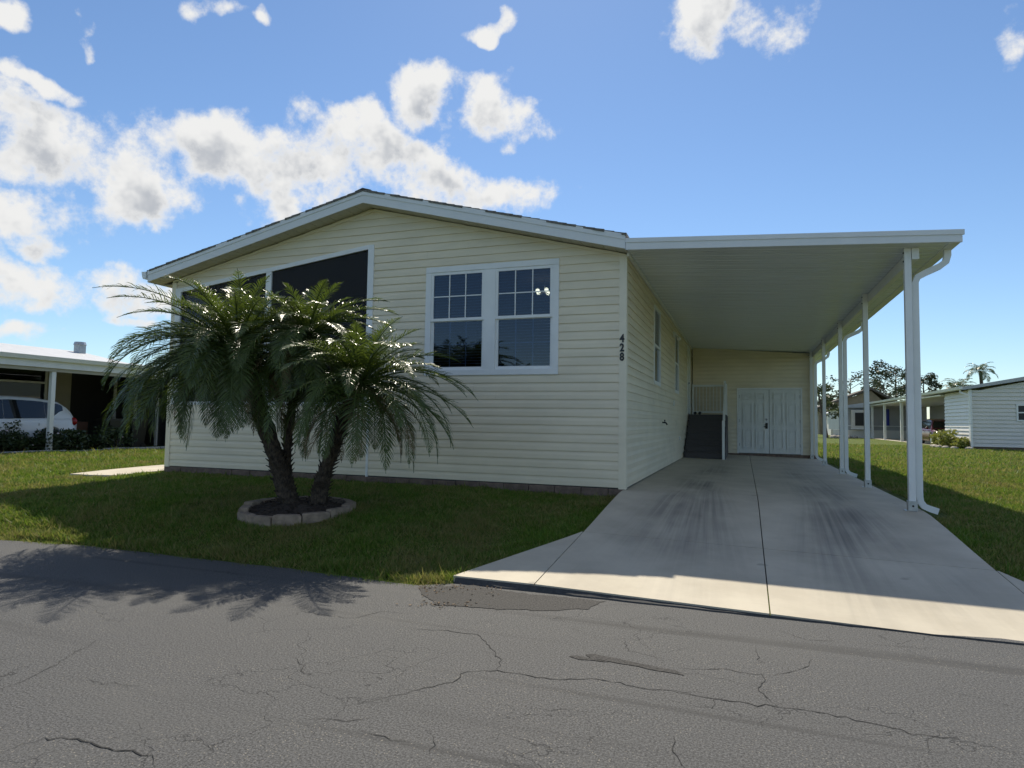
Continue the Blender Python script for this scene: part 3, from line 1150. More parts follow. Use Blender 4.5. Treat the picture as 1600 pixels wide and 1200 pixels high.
# left eave: soffit, fascia and gutter
bx('soffit_panel', 'soffit', house, EL_[0] + .02, -HW - .024, 0.012, HD + .2, 3.495, 3.51)
bx('eave_fascia', 'fascia', house, EL_[0] - .022, EL_[0] - .002, OV + .03, HD + .3, EL_[1] - .225, EL_[1] - .02)
gm = MB()
gx0 = EL_[0] - .024
gp = [(gx0, 3.70), (gx0, 3.565), (gx0 - .075, 3.565), (gx0 - .095, 3.61), (gx0 - .115, 3.685), (gx0 - .115, 3.70), (gx0 - .103, 3.70), (gx0 - .085, 3.61), (gx0 - .07, 3.577), (gx0 - .012, 3.577), (gx0 - .012, 3.70)]
gm.prism(gp, 'y', OV - .01, HD + .3)
gm.prism([(gx0, 3.70), (gx0, 3.565), (gx0 - .075, 3.565), (gx0 - .095, 3.61), (gx0 - .115, 3.70)], 'y', OV - .016, OV - .0105)
gm.build('gutter', 'white', house)

# twin window ---------------------------------------------------------------
win = MB()
fy0, fy1 = -0.034, 0.03
fw = 0.095
win.box(WX0, WX1, fy0, fy1, WZ1 - fw, WZ1, .006)
win.box(WX0, WX1, fy0, fy1, WZ0, WZ0 + fw, .006)
win.box(WX0, WX0 + fw, fy0 + .002, fy1, WZ0 + fw, WZ1 - fw)
win.box(WX1 - fw, WX1, fy0 + .002, fy1, WZ0 + fw, WZ1 - fw)
XC = 0.5 * (WX0 + WX1)
win.box(XC - .095, XC + .095, fy0 + .002, fy1, WZ0 + fw, WZ1 - fw)
window = win.build('window', 'white', house)
ZM = 2.565
for (a, b_) in ((WX0 + fw, XC - .095), (XC + .095, WX1 - fw)):
    def sash(z0, z1, yo, bw, nm):
        s = MB()
        s.box(a, b_, yo, yo + .03, z1 - bw, z1)
        s.box(a, b_, yo, yo + .03, z0, z0 + bw)
        s.box(a, a + bw, yo + .001, yo + .03, z0 + bw, z1 - bw)
        s.box(b_ - bw, b_, yo + .001, yo + .03, z0 + bw, z1 - bw)
        return s.build(nm, 'white', window)
    sash(ZM - .005, WZ1 - fw, -.022, .045, 'upper_sash')
    sash(WZ0 + fw, ZM + .03, .008, .045, 'lower_sash')
    for (z0, z1, yo) in ((ZM + .04, WZ1 - fw - .045, -.008), (WZ0 + fw + .045, ZM - .015, .022)):
        ia, ib = a + .045, b_ - .045
        mo = -.0095 if yo < 0 else .006
        MB().box(ia, ib, yo, yo + .004, z0, z1).build('pane', 'glass', window)
        for k in (1, 2):
            xx = ia + (ib - ia) * k / 3
            bx('muntin', 'white', window, xx - .008, xx + .008, yo + mo, yo + mo + .008, z0, z1)
        zz = 0.5 * (z0 + z1)
        for k in range(3):
            bx('muntin', 'white', window, ia + (ib - ia) * k / 3 + .0085, ia + (ib - ia) * (k + 1) / 3 - .0085, yo + mo, yo + mo + .008, zz - .008, zz + .008)
    bl = MB()
    zz = WZ1 - fw - .02
    while zz > WZ0 + fw:
        bl.add([(a, .066, zz), (b_, .066, zz), (b_, .104, zz + .012), (a, .104, zz + .012), (a, .066, zz + .002), (b_, .066, zz + .002), (b_, .104, zz + .014), (a, .104, zz + .014)],
               [(0, 1, 2, 3), (4, 7, 6, 5), (0, 4, 5, 1)])
        zz -= .046
    bl.box(a, b_, .06, .11, WZ1 - fw - .015, WZ1 - fw + .03)
    bl.build('blind', 'blind', window)
# room behind the window
rm = MB()
rx0, rx1, ry0, ry1, rz0, rz1 = -4.15, -0.15, 0.12, 4.2, 0.55, 3.40
rm.add([(rx0, ry0, rz0), (rx1, ry0, rz0), (rx1, ry1, rz0), (rx0, ry1, rz0), (rx0, ry0, rz1), (rx1, ry0, rz1), (rx1, ry1, rz1), (rx0, ry1, rz1)],
       [(0, 1, 2, 3), (4, 7, 6, 5), (2, 6, 7, 3), (3, 7, 4, 0)])
rm.build('dining_room', 'room_dark', house)
# lit chandelier inside
_d = ray(851, 456)
CHP = CAM + _d * (1.1 - CAM[1]) / _d[1]
cx_, cy_, cz_ = (float(q) for q in CHP)
ch = thing('chandelier', 'small lit chandelier seen through the right-hand pane of the twin window', 'chandelier', (cx_, cy_, cz_))
cm = MB()
cm.tube([(cx_, cy_, 3.39), (cx_, cy_, cz_)], .010, 8)
for k in range(5):
    a = k * 2 * math.pi / 5 + .2
    cm.tube([(cx_, cy_, cz_), (cx_ + .07 * math.cos(a), cy_ + .07 * math.sin(a), cz_ - .04), (cx_ + .14 * math.cos(a), cy_ + .14 * math.sin(a), cz_ - .03)], .007, 6)
cm.sphere((cx_, cy_, cz_ - .01), .03)
cm.build('arms', 'steel', ch, True)
for k in range(5):
    a = k * 2 * math.pi / 5 + .2
    MB().sphere((cx_ + .14 * math.cos(a), cy_ + .14 * math.sin(a), cz_ + .005), .036, 10, 6, (1, 1, 1.15)).build('bulb', 'bulb', ch, True)

# screened porch --------------------------------------------------------------
pf = MB()
pf.box(OX1 - .115, OX1, -.034, .06, OZ0, 3.925)
pf.build('porch_jamb', 'white', house)
pf = MB()
pf.box(-6.52, -6.40, -.03, .05, OZ0 + .06, open_top(-6.46))
pf.build('porch_post', 'white', house)
pf = MB()
pf.box(OX0 - .05, OX0 + .08, -.0335, .06, OZ0, open_top(OX0) + .03)
pf.build('porch_post', 'white', house)
pf = MB()
pf.box(OX0 + .08, OX1 - .115, -.032, .06, OZ0, OZ0 + .06)
pf.build('porch_sill', 'white', house)
MB().prism([(OX0 + .08, open_top(OX0 + .08) - .055), (OX1 - .115, open_top(OX1 - .115) - .055), (OX1 - .115, open_top(OX1 - .115) + .02), (OX0 + .08, open_top(OX0 + .08) + .02)], 'y', -.036, .06).build('porch_header', 'white', house)
MB().prism([(OX0 + .08, OZ0 + .06), (-6.52, OZ0 + .06), (-6.52, open_top(-6.52) - .055), (OX0 + .08, open_top(OX0 + .08) - .055)], 'y', .0, .003).build('porch_screen', 'screen', house)
MB().prism([(-6.40, OZ0 + .06), (OX1 - .115, OZ0 + .06), (OX1 - .115, open_top(OX1 - .115) - .055), (-6.40, open_top(-6.40) - .055)], 'y', .0, .003).build('porch_screen', 'screen', house)
MB().prism([(.12, OZ0), (3.0, OZ0), (3.0, 3.36), (.12, 3.36)], 'x', -HW + .02, -HW + .023).build('porch_screen', 'screen', house)
pr = MB()
px0, px1, py0, py1 = -HW + .12, OX1 - .03, .11, 3.0
pr.add([(px0, py0, .5), (px1, py0, .5), (px1, py1, .5), (px0, py1, .5), (px0, py0, 3.5), (px1, py0, 3.96), (px1, py1, 3.96), (px0, py1, 3.5)],
       [(0, 1, 2, 3), (4, 7, 6, 5), (1, 5, 6, 2), (2, 6, 7, 3)])
pr.build('porch_room', 'room_dark', house)

# house number -----------------------------------------------------------------
num = MB().box(-.0005, .0005, -.0005, .0005, 2.0, 2.001).build('house_number', 'black', house)
num.location = Vector(num.location) + Vector((-.044, -.0275, 0.0))
num['label'] = 'black numerals 428 set one above another on the corner trim'
for ch_, zc in (('4', 2.197), ('2', 2.061), ('8', 1.925)):
    cu = bpy.data.curves.new('digit', 'FONT')
    cu.body = ch_
    cu.size = 0.160
    cu.align_x = 'CENTER'
    cu.align_y = 'CENTER'
    cu.extrude = 0.004
    cu.offset = 0.0062
    tmp = bpy.data.objects.new('digit', cu)
    col.objects.link(tmp)
    bpy.context.view_layer.update()
    me = bpy.data.meshes.new_from_object(tmp.evaluated_get(bpy.context.evaluated_depsgraph_get()))
    bpy.data.objects.remove(tmp)
    me.name = 'digit'
    co = [v.co.copy() for v in me.vertices]
    zc0 = 0.5 * (min(c.y for c in co) + max(c.y for c in co))
    xc0 = 0.5 * (min(c.x for c in co) + max(c.x for c in co))
    for v, c in zip(me.vertices, co):
        v.co = ((c.x - xc0) * 0.80, -.004 - c.z, zc + (c.y - zc0))
    me.materials.clear()
    d = link('digit', me, 'black', num)
    d.location = (0, 0, 0)

# right-side windows, lamp, fittings -----------------------------------------------
for w in WIN_S:
    m_ = MB()
    f = .07
    m_.box(-.03, .034, w[0], w[1], w[3] - f, w[3])
    m_.box(-.03, .034, w[0], w[1], w[2], w[2] + f)
    m_.box(-.03, .032, w[0], w[0] + f, w[2] + f, w[3] - f)
    m_.box(-.03, .032, w[1] - f, w[1], w[2] + f, w[3] - f)
    zm = .5 * (w[2] + w[3])
    m_.box(-.02, .024, w[0] + f, w[1] - f, zm - .025, zm + .025)
    so = m_.build('window', 'white', house)
    for (z0, z1, xo) in ((zm + .025, w[3] - f, .008), (w[2] + f, zm - .025, -.008)):
        MB().box(xo, xo + .004, w[0] + f, w[1] - f, z0, z1).build('pane', 'glass', so)
    MB().box(-.105, -.10, w[0], w[1], w[2], w[3]).build('shade', 'blind', so)
m_ = MB()
m_.box(.018, .05, 6.58, 6.72, 3.06, 3.20, .01)
m_.tube([(.05, 6.65, 3.13), (.11, 6.65, 3.10), (.14, 6.65, 3.05)], .018, 8)
m_.build('wall_lamp', 'white', house)
MB().sphere((.15, 6.65, 3.02), .05, 10, 6).build('lamp_head', 'white', house, True)
bx('outlet_cover', 'white', house, .017, .045, 6.6, 6.72, 1.38, 1.52, .006)
bx('outlet_cover', 'white', house, .017, .040, 8.2, 8.34, .52, .62, .006)
m_ = MB()
m_.tube([(.015, 4.42, .98), (.09, 4.42, .975), (.12, 4.42, .93)], .016, 8)
m_.tube([(.07, 4.42, .98), (.07, 4.42, 1.02)], .01, 6)
m_.tube([(.07, 4.36, 1.025), (.07, 4.48, 1.025)], .013, 6)
m_.build('hose_tap', 'black', house)
# side door
m_ = MB()
m_.box(-.03, .035, 10.85, 10.93, 1.27, 3.36)
m_.box(-.03, .035, 11.77, 11.85, 1.27, 3.36)
m_.box(-.03, .035, 10.93, 11.77, 3.28, 3.36)
m_.build('door_frame', 'white', house)
do = bx('side_door', 'white_soft', house, -.02, .014, 10.935, 11.765, 1.28, 3.275)
MB().sphere((.05, 11.02, 2.2), .032, 8, 6).build('handle', 'steel', do, True)
# roof channel along the top of the side wall
bx('header_channel', 'white', house, .024, .06, -.05, 12.5, 3.405, 3.455)

# porch entry steps on the left side
st = thing('porch_steps', 'dark brown closed steps beside the left corner of the cream house', 'steps', (-9.3, 1.6, -.12))
for k in range(3):
    bx('tread', 'dark_deck', st, -9.62 + .0 * k, -8.78, 1.0 + .28 * k, 2.4, -.12 + .19 * k, .07 + .19 * k, .006)
MB().tube([(-9.60, 1.0, .42), (-8.80, 1.0, .42)], .02, 8).build('rail', 'white', st)
for x in (-9.6, -8.80):
    MB().tube([(x, 1.0, -.1), (x, 1.0, .44)], .018, 8).build('rail_post', 'white', st)

# ------------------------------------------------------------------ storage room at the back of the carport
BY = 12.58
SXR = 3.70
shed = thing('storage_room', 'cream-sided storage room with white double doors closing the back of the carport', 'shed', (1.9, BY, 0))
DX0, DX1, DZ1 = 1.43, 3.35, 2.13
siding(shed, lambda u, z, d: (u, BY - d, z), 0.04, 3.50, lambda z: (0.05, min(SXR - .06, max(1.0, (3.47 - z) / .075))), [(0.0, DZ1, lambda z: (DX0, DX1))])
siding(shed, lambda u, z, d: (SXR + d, u, z), 0.02, 3.17, lambda z: (BY + .03, BY + 4.4), [])
bx('wall', 'room_dark', shed, .03, SXR - .015, BY + .06, BY + 4.38, -.1, 3.15)
bx('corner_trim', 'trim_cream', shed, SXR - .07, SXR + .022, BY - .024, BY + .012, -.06, 3.2)
bx('corner_trim', 'trim_cream', shed, SXR, SXR + .0225, BY + .012, BY + .09, -.06, 3.2)
bx('base_sill', 'foundation', shed, .03, SXR + .1, BY - .05, BY + .05, -.12, .038)
MB().prism([(.05, 3.45), (SXR, 3.19), (SXR, 3.15), (.05, 3.41)], 'y', BY - .03, BY).build('top_trim', 'trim_cream', shed)
m_ = MB()
m_.box(DX0, DX0 + .05, BY - .03, BY + .03, .04, DZ1)
m_.box(DX1 - .05, DX1, BY - .03, BY + .03, .04, DZ1)
m_.box(DX0 + .05, DX1 - .05, BY - .03, BY + .03, DZ1 - .05, DZ1)
m_.build('door_frame', 'white', shed)
dm = .5 * (DX0 + DX1)
for (a, b_, hs) in ((DX0 + .055, dm - .006, 1), (dm + .006, DX1 - .055, -1)):
    leaf = bx('door', 'white_soft', shed, a, b_, BY - .012, BY + .03, .055, DZ1 - .055)
    w = b_ - a
    for (z0, z1) in ((1.76, 1.98), (.98, 1.66), (.22, .82)):
        for k in (0, 1):
            p0 = a + w * (.13 + .42 * k)
            p1 = p0 + w * .32
            # raised field inside a moulded frame
            q = MB()
            q.box(p0, p1, BY - .045, BY - .011, z0, z0 + .03)
            q.box(p0, p1, BY - .045, BY - .011, z1 - .03, z1)
            q.box(p0, p0 + .03, BY - .0445, BY - .011, z0 + .03, z1 - .03)
            q.box(p1 - .03, p1, BY - .0445, BY - .011, z0 + .03, z1 - .03)
            q.box(p0 + .075, p1 - .075, BY - .032, BY - .011, z0 + .075, z1 - .075, .003)
            q.build('door_panel', 'white_soft', leaf)
    hx = a + .012 if hs > 0 else b_ - .012
    for zz in (.32, 1.08, 1.85):
        bx('hinge', 'steel', leaf, hx - .012, hx + .012, BY - .02, BY - .012, zz - .05, zz + .05)
    if hs > 0:
        bx('keypad_lock', 'black', leaf, b_ - .11, b_ - .04, BY - .04, BY - .012, .84, 1.02, .006)
        MB().sphere((b_ - .075, BY - .03, 1.13), .032, 10, 6, (1, .8, 1)).build('deadbolt', 'steel', leaf, True)
        MB().tube([(b_ - .075, BY - .04, .90), (b_ - .075, BY - .075, .90), (b_ - .16, BY - .075, .90)], .012, 8).build('handle', 'black', leaf)

# ------------------------------------------------------------------ side steps with landing
steps = thing('side_steps', 'dark composite stairs with white handrail rising to the side door under the carport', 'steps', (.58, 10.2, 0))
sx0, sx1 = .045, 1.13
NR, RISE, RUN = 7, .178, .27
y0s = 9.36
for k in range(NR):
    zt = RISE * (k + 1)
    yy = y0s + RUN * k
    bx('riser', 'dark_deck', steps, sx0 + .01, sx1 - .01, yy + .012, yy + .03, RISE * k, zt - .03)
    if k < NR - 1:
        bx('tread', 'dark_deck', steps, sx0, sx1, yy - .012, yy + RUN + .01, zt - .03, zt, .004)
lz = RISE * NR
ly0 = y0s + RUN * (NR - 1)
for k in range(10):
    w = (12.50 - ly0) / 10
    bx('deck_board', 'dark_deck', steps, sx0, sx1, ly0 - .012 + k * w, ly0 - .012 + (k + .95) * w, lz - .03, lz, .003)
MB().prism([(y0s, -.03), (12.5, -.03), (12.5, lz - .03), (ly0, lz - .03), (y0s + .02, RISE - .03)], 'x', sx1 - .009, sx1 + .025).build('stringer', 'dark_deck', steps)


def rail_line(p0, p1, name='handrail'):
    MB().tube([p0, p1], .0, rect=(.022, .03)).build(name, 'white', steps)


xr = sx1 - .03
for (yy, z0, z1) in ((y0s - .045, -.02, 1.06), (ly0 + .03, lz, lz + 1.02), (12.44, lz, lz + 1.0)):
    bx('newel_post', 'white', steps, xr - .035, xr + .035, yy - .035, yy + .035, z0, z1, .006)
bx('newel_post', 'white', steps, sx0 + .0, sx0 + .06, 12.40, 12.46, lz, lz + 1.0, .006)
rail_line((xr, y0s - .045, .98), (xr, ly0 + .03, lz + .95))
rail_line((xr, ly0, lz + .95), (xr, 12.44, lz + .95))
rail_line((sx0 + .03, 12.43, lz + .95), (xr, 12.43, lz + .95))
rail_line((sx0 + .03, 12.43, lz + .10), (xr, 12.43, lz + .10))
for k in range(9):
    xx = sx0 + .13 + k * .107
    bx('baluster', 'white', steps, xx - .012, xx + .012, 12.418, 12.442, lz + .13, lz + .92)
for k in range(9):
    yy = ly0 + .16 + k * .105
    bx('baluster', 'white', steps, xr - .012, xr + .012, yy - .012, yy + .012, lz + .0, lz + .92)
for k in range(6):
    yy = y0s + .12 + k * RUN
    zz = RISE * (k + 1)
    hz = .98 + (lz + .95 - .98) * (yy - y0s + .045) / (ly0 + .075 - y0s)
    bx('baluster', 'white', steps, xr - .012, xr + .012, yy - .012, yy + .012, zz, hz - .02)
for k, xx in enumerate((.22, .36)):
    m_ = MB()
    m_.sphere((xx, 11.22, lz + .045), .05, 10, 6, (1.0, 1.5, .9))
    m_.sphere((xx, 11.12, lz + .032), .045, 10, 6, (1.0, 1.6, .7))
    o = m_.build('shoe', 'black', None, True)
    tag(o, ('left' if k == 0 else 'right') + ' shoe of the black pair at the top of the side steps', 'shoe', 'black shoes on the landing')

# ------------------------------------------------------------------ carport
cp = thing('carport', 'long white aluminium carport roof on posts attached to the cream house', 'carport', (2.0, -.3, 0))
CY0, CY1 = -.32, 17.3
CXR = 4.0


def ceil_z(x):
    return 3.462 - .062 * x


pan_w = .3048
npan = int((CY1 - CY0 - .03) / pan_w)
pm = MB()
q0, q1 = .03, CXR
sec = [(0, .030), (.006, .012), (.014, 0), (.095, 0), (.103, .008), (.202, .008), (.210, 0), (pan_w - .014, 0), (pan_w - .006, .012), (pan_w, .030)]
vs, fs = [], []
for x in (q0, q1):
    for (d, h) in sec:
        vs.append((x, d, ceil_z(x) + h))
    vs += [(x, pan_w, ceil_z(x) + .07), (x, 0, ceil_z(x) + .07)]
n = len(sec) + 2
fs = [(i, i + 1, n + i + 1, n + i) for i in range(n - 1)] + [(n - 1, 0, n, 2 * n - 1), tuple(range(n))[::-1], tuple(range(n, 2 * n))]
pm.add(vs, fs)
pme = pm.mesh('roof_pan')
for k in range(npan):
    link('roof_pan', pme, 'ceiling', cp, loc=(0, CY0 + .03 + k * pan_w, 0))
# front fascia, two steps
fz = lambda x: 3.595 - .056 * x
MB().prism([(.05, fz(.05)), (CXR + .15, fz(CXR + .15)), (CXR + .15, fz(CXR + .15) - .062), (.05, fz(.05) - .062)], 'y', CY0 - .012, CY0 + .02).build('front_fascia', 'fascia', cp)
MB().prism([(.05, fz(.05) - .058), (CXR + .13, fz(CXR + .13) - .058), (CXR + .13, fz(CXR + .13) - .152), (.05, fz(.05) - .165)], 'y', CY0 + .0, CY0 + .028).build('front_fascia', 'fascia', cp)
# side gutter with flat soffit lip
gz0 = ceil_z(CXR)
gm = MB()
gpoly = [(CXR, gz0 + .09), (CXR, gz0 - .005), (CXR + .115, gz0 - .005), (CXR + .13, gz0 + .03), (CXR + .135, gz0 + .135), (CXR + .122, gz0 + .135), (CXR + .118, gz0 + .035), (CXR + .105, gz0 + .008), (CXR + .012, gz0 + .008), (CXR + .012, gz0 + .09)]
gm.prism(gpoly, 'y', CY0 + .029, CY1)
gm.build('gutter', 'white', cp)
# beam beside the posts
PX = 3.6
bm = MB()
bt = ceil_z(3.685)
bm.box(3.642, 3.722, -.10, CY1 - .2, bt - .150, bt - .002, .004)
beam = bm.build('beam', 'white', cp)
PSP = 3.053
for i in range(5):
    yy = -.044 + i * PSP
    if i == 4:
        yy = BY - .12
    zb = float(drive_z(PX, yy))
    post = bx('post', 'white', cp, PX - .038, PX + .038, yy - .038, yy + .038, zb + .005, ceil_z(PX) - .002, .004)
    br = MB()
    br.box(PX - .05, PX - .0385, yy - .05, yy + .05, zb, zb + .125)
    br.box(PX + .0385, PX + .05, yy - .05, yy + .05, zb, zb + .125)
    br.box(PX - .0385, PX + .0385, yy - .051, yy - .0385, zb, zb + .125)
    br.box(PX - .085, PX - .05, yy - .05, yy + .05, zb, zb + .008)
    bo = br.build('post_bracket', 'steel', post)
    MB().sphere((PX, yy - .053, zb + .065), .013, 8, 6).build('bolt', 'black', post)
    for zz in (.055, .165):
        MB().sphere((PX - .040, yy + .0, ceil_z(PX) - zz), .012, 8, 6).build('bolt', 'black', post)


def downspout(yy, name='downspout'):
    z0 = ceil_z(CXR) - .005
    gxm = CXR + .065
    xx = PX + .102
    zb = float(lawn_z(np.array(4.2), np.array(yy)))
    pts = [(gxm, yy, z0 + .01), (gxm, yy, z0 - .07)]
    # upper offset
    P = [(gxm, z0 - .07), (gxm - .02, z0 - .15), (gxm - .09, z0 - .205), (xx + .12, z0 - .275), (xx + .03, z0 - .325), (xx, z0 - .40)]
    pts += [(a, yy, b_) for a, b_ in P[1:]]
    pts += [(xx, yy, zb + .24), (xx + .01, yy, zb + .17), (xx + .05, yy, zb + .115), (xx + .12, yy, zb + .085), (xx + .20, yy, zb + .06)]
    m_ = MB()
    m_.tube(pts, 0, rect=(.038, .030), up=(0, 1, 0))
    return m_.build(name, 'white', cp)


downspout(.06)
downspout(-.044 + 2 * PSP + .11)
downspout(BY - .35)
sb = MB().prism([(3.82, .46), (3.95, .46), (4.05, -.06), (3.90, -.06)], 'z', -.22, -.150).build('splash_block', 'stone')
tag(sb, 'small pale concrete splash block lying in the grass below the front downspout', 'splash block')

# ------------------------------------------------------------------ palms in a ring of blocks
RC = np.array([-3.36, -2.96])
ringz = float(lawn_z(np.array(RC[0]), np.array(RC[1])))
ring = thing('planter_ring', 'low ring of tan concrete edging blocks around the palms on the front lawn', 'planter', (RC[0], RC[1], ringz))
nb = 13
r = random.Random(3)
for k in range(nb):
    a0 = 2 * math.pi * k / nb + .12
    a1 = a0 + 2 * math.pi / nb * .955
    r0, r1 = .56, .67
    jr = r.uniform(-.012, .012)
    jz = r.uniform(-.01, .01)
    q = []
    for rr, i in ((r0 + jr, 0), (r1 + jr, 0)):
        for a in (a0, a1):
            q.append((RC[0] + rr * math.cos(a), RC[1] + rr * math.sin(a)))
    zt = [float(lawn_z(np.array(p[0]), np.array(p[1]))) for p in q]
    h = .10
    c = .012
    m_ = MB()
    o4 = [q[0], q[1], q[3], q[2]]
    cx_, cy_ = sum(p[0] for p in o4) / 4, sum(p[1] for p in o4) / 4
    base = [(p[0], p[1]) for p in o4]
    ins = [(p[0] + (cx_ - p[0]) * .10, p[1] + (cy_ - p[1]) * .10) for p in o4]
    zz = sum(zt) / 4
    lev = [(base, zz - .05), (base, zz + h - c + jz), (ins, zz + h + jz)]
    vs = []
    for pl, z in lev:
        vs += [(p[0] + r.uniform(-.004, .004), p[1] + r.uniform(-.004, .004), z + r.uniform(-.003, .003)) for p in pl]
    fs = [(8, 9, 10, 11)] + [(l * 4 + i, l * 4 + (i + 1) % 4, l * 4 + 4 + (i + 1) % 4, l * 4 + 4 + i) for l in (0, 1) for i in range(4)]
    m_.add(vs, fs).build('block', 'block', ring)
m_ = MB()
vs, fs = [(RC[0], RC[1], ringz + .075)], []
NS = 26
for ri, rr in enumerate((.2, .4, .59)):
    for k in range(NS):
        a = 2 * math.pi * k / NS
        x, y = RC[0] + rr * math.cos(a), RC[1] + rr * math.sin(a)
        vs.append((x, y, float(lawn_z(np.array(x), np.array(y))) + (.075, .065, .045)[ri] + r.uniform(-.018, .018)))
for k in range(NS):
    fs.append((0, 1 + k, 1 + (k + 1) % NS))
    for ri in (0, 1):
        a, b_ = 1 + ri * NS + k, 1 + ri * NS + (k + 1) % NS
        fs.append((a, a + NS, b_ + NS, b_))
for _ in range(420):
    a, rr = r.random() * 6.28, .55 * math.sqrt(r.random())
    x, y = RC[0] + rr * math.cos(a), RC[1] + rr * math.sin(a)
    z = ringz + .085 - .05 * rr + r.uniform(-.01, .012) + .08 * (y - RC[1])
    t, s, w = r.random() * 6.28, r.uniform(.015, .04), r.uniform(.004, .009)
    dx, dy = math.cos(t), math.sin(t)
    k = len(vs)
    vs += [(x + dx * s - dy * w, y + dy * s + dx * w, z + r.uniform(0, .015)), (x + dx * s + dy * w, y + dy * s - dx * w, z), (x - dx * s + dy * w, y - dy * s - dx * w, z + r.uniform(0, .015)), (x - dx * s - dy * w, y - dy * s + dx * w, z)]
    fs.append((k, k + 1, k + 2, k + 3))
m_.add(vs, fs).build('mulch', 'mulch', ring)


def frond_mesh(L, az_, el0, droop, r, n_pairs=44, leaf=.23, width=.0108, vee=.45, side_bend=0.0, origin=(0, 0, 0), sag=.055, tip_turn=1.0):
    """one feather frond: tapering rachis with leaflets on both sides, arching under its weight"""
    m_ = MB()
    N = 26
    pts = []
    p = Vector(origin)
    e = el0
    a = az_
    for i in range(N + 1):
        pts.append(p.copy())
        t = i / N
        d = Vector((math.cos(e) * math.cos(a), math.cos(e) * math.sin(a), math.sin(e)))
        p = p + d * (L / N)
        e = el0 - droop * (t ** 1.25)
        e = max(e, -1.50)
        a = az_ + side_bend * t
    rad = [.011 * (1 - .85 * i / N) + .0012 for i in range(N + 1)]
    m_.tube(pts, rad, 5, cap=False)
    vs, fs = [], []
    for k in range(n_pairs):
        t = .14 + .86 * (k + .5) / n_pairs
        f = t * N
        i = min(int(f), N - 1)
        P = pts[i].lerp(pts[i + 1], f - i)
        T = (pts[min(i + 1, N)] - pts[max(i - 1, 0)]).normalized()
        S = T.cross(Vector((0, 0, 1)))
        if S.length < .05:
            S = Vector((-math.sin(az_), math.cos(az_), 0))
        S.normalize()
        Nn = S.cross(T).normalized()
        ln = leaf * (math.sin(math.pi * min(1, (.10 + .93 * t)) ** .85) ** .55) * (1 if t < .9 else .8)
        ang = math.radians(64 - 34 * t ** 2)
        for s in (-1, 1):
            l2 = ln * r.uniform(.85, 1.12)
            an = ang * r.uniform(.9, 1.1)
            v_ = vee * r.uniform(.4, 1.4)
            D = (T * math.cos(an) + (S * s * math.cos(v_) + Nn * math.sin(v_)) * math.sin(an)).normalized()
            Wd = (T - D * T.dot(D)).normalized() * width * r.uniform(.8, 1.15)
            if r.random() < .3:
                Wd = (Wd + Nn * width * r.uniform(-.6, .6))
            m1 = P + D * l2 * .5 - Vector((0, 0, 1)) * sag * l2 * .8
            m2 = P + D * l2 * .82 - Vector((0, 0, 1)) * sag * l2 * 3.2 * r.uniform(.7, 1.2)
            tp = P + D * l2 * 1.0 - Vector((0, 0, 1)) * sag * l2 * 5.5 * r.uniform(.6, 1.3)
            b0 = len(vs)
            vs += [P - Wd * .25, P + Wd * .25, m1 + Wd * .5, m1 - Wd * .5, m2 + Wd * .32, m2 - Wd * .32, tp]
            fs += [(b0, b0 + 1, b0 + 2, b0 + 3), (b0 + 3, b0 + 2, b0 + 4, b0 + 5), (b0 + 5, b0 + 4, b0 + 6)]
    m_.add(vs, fs)
    return m_.mesh('frond')


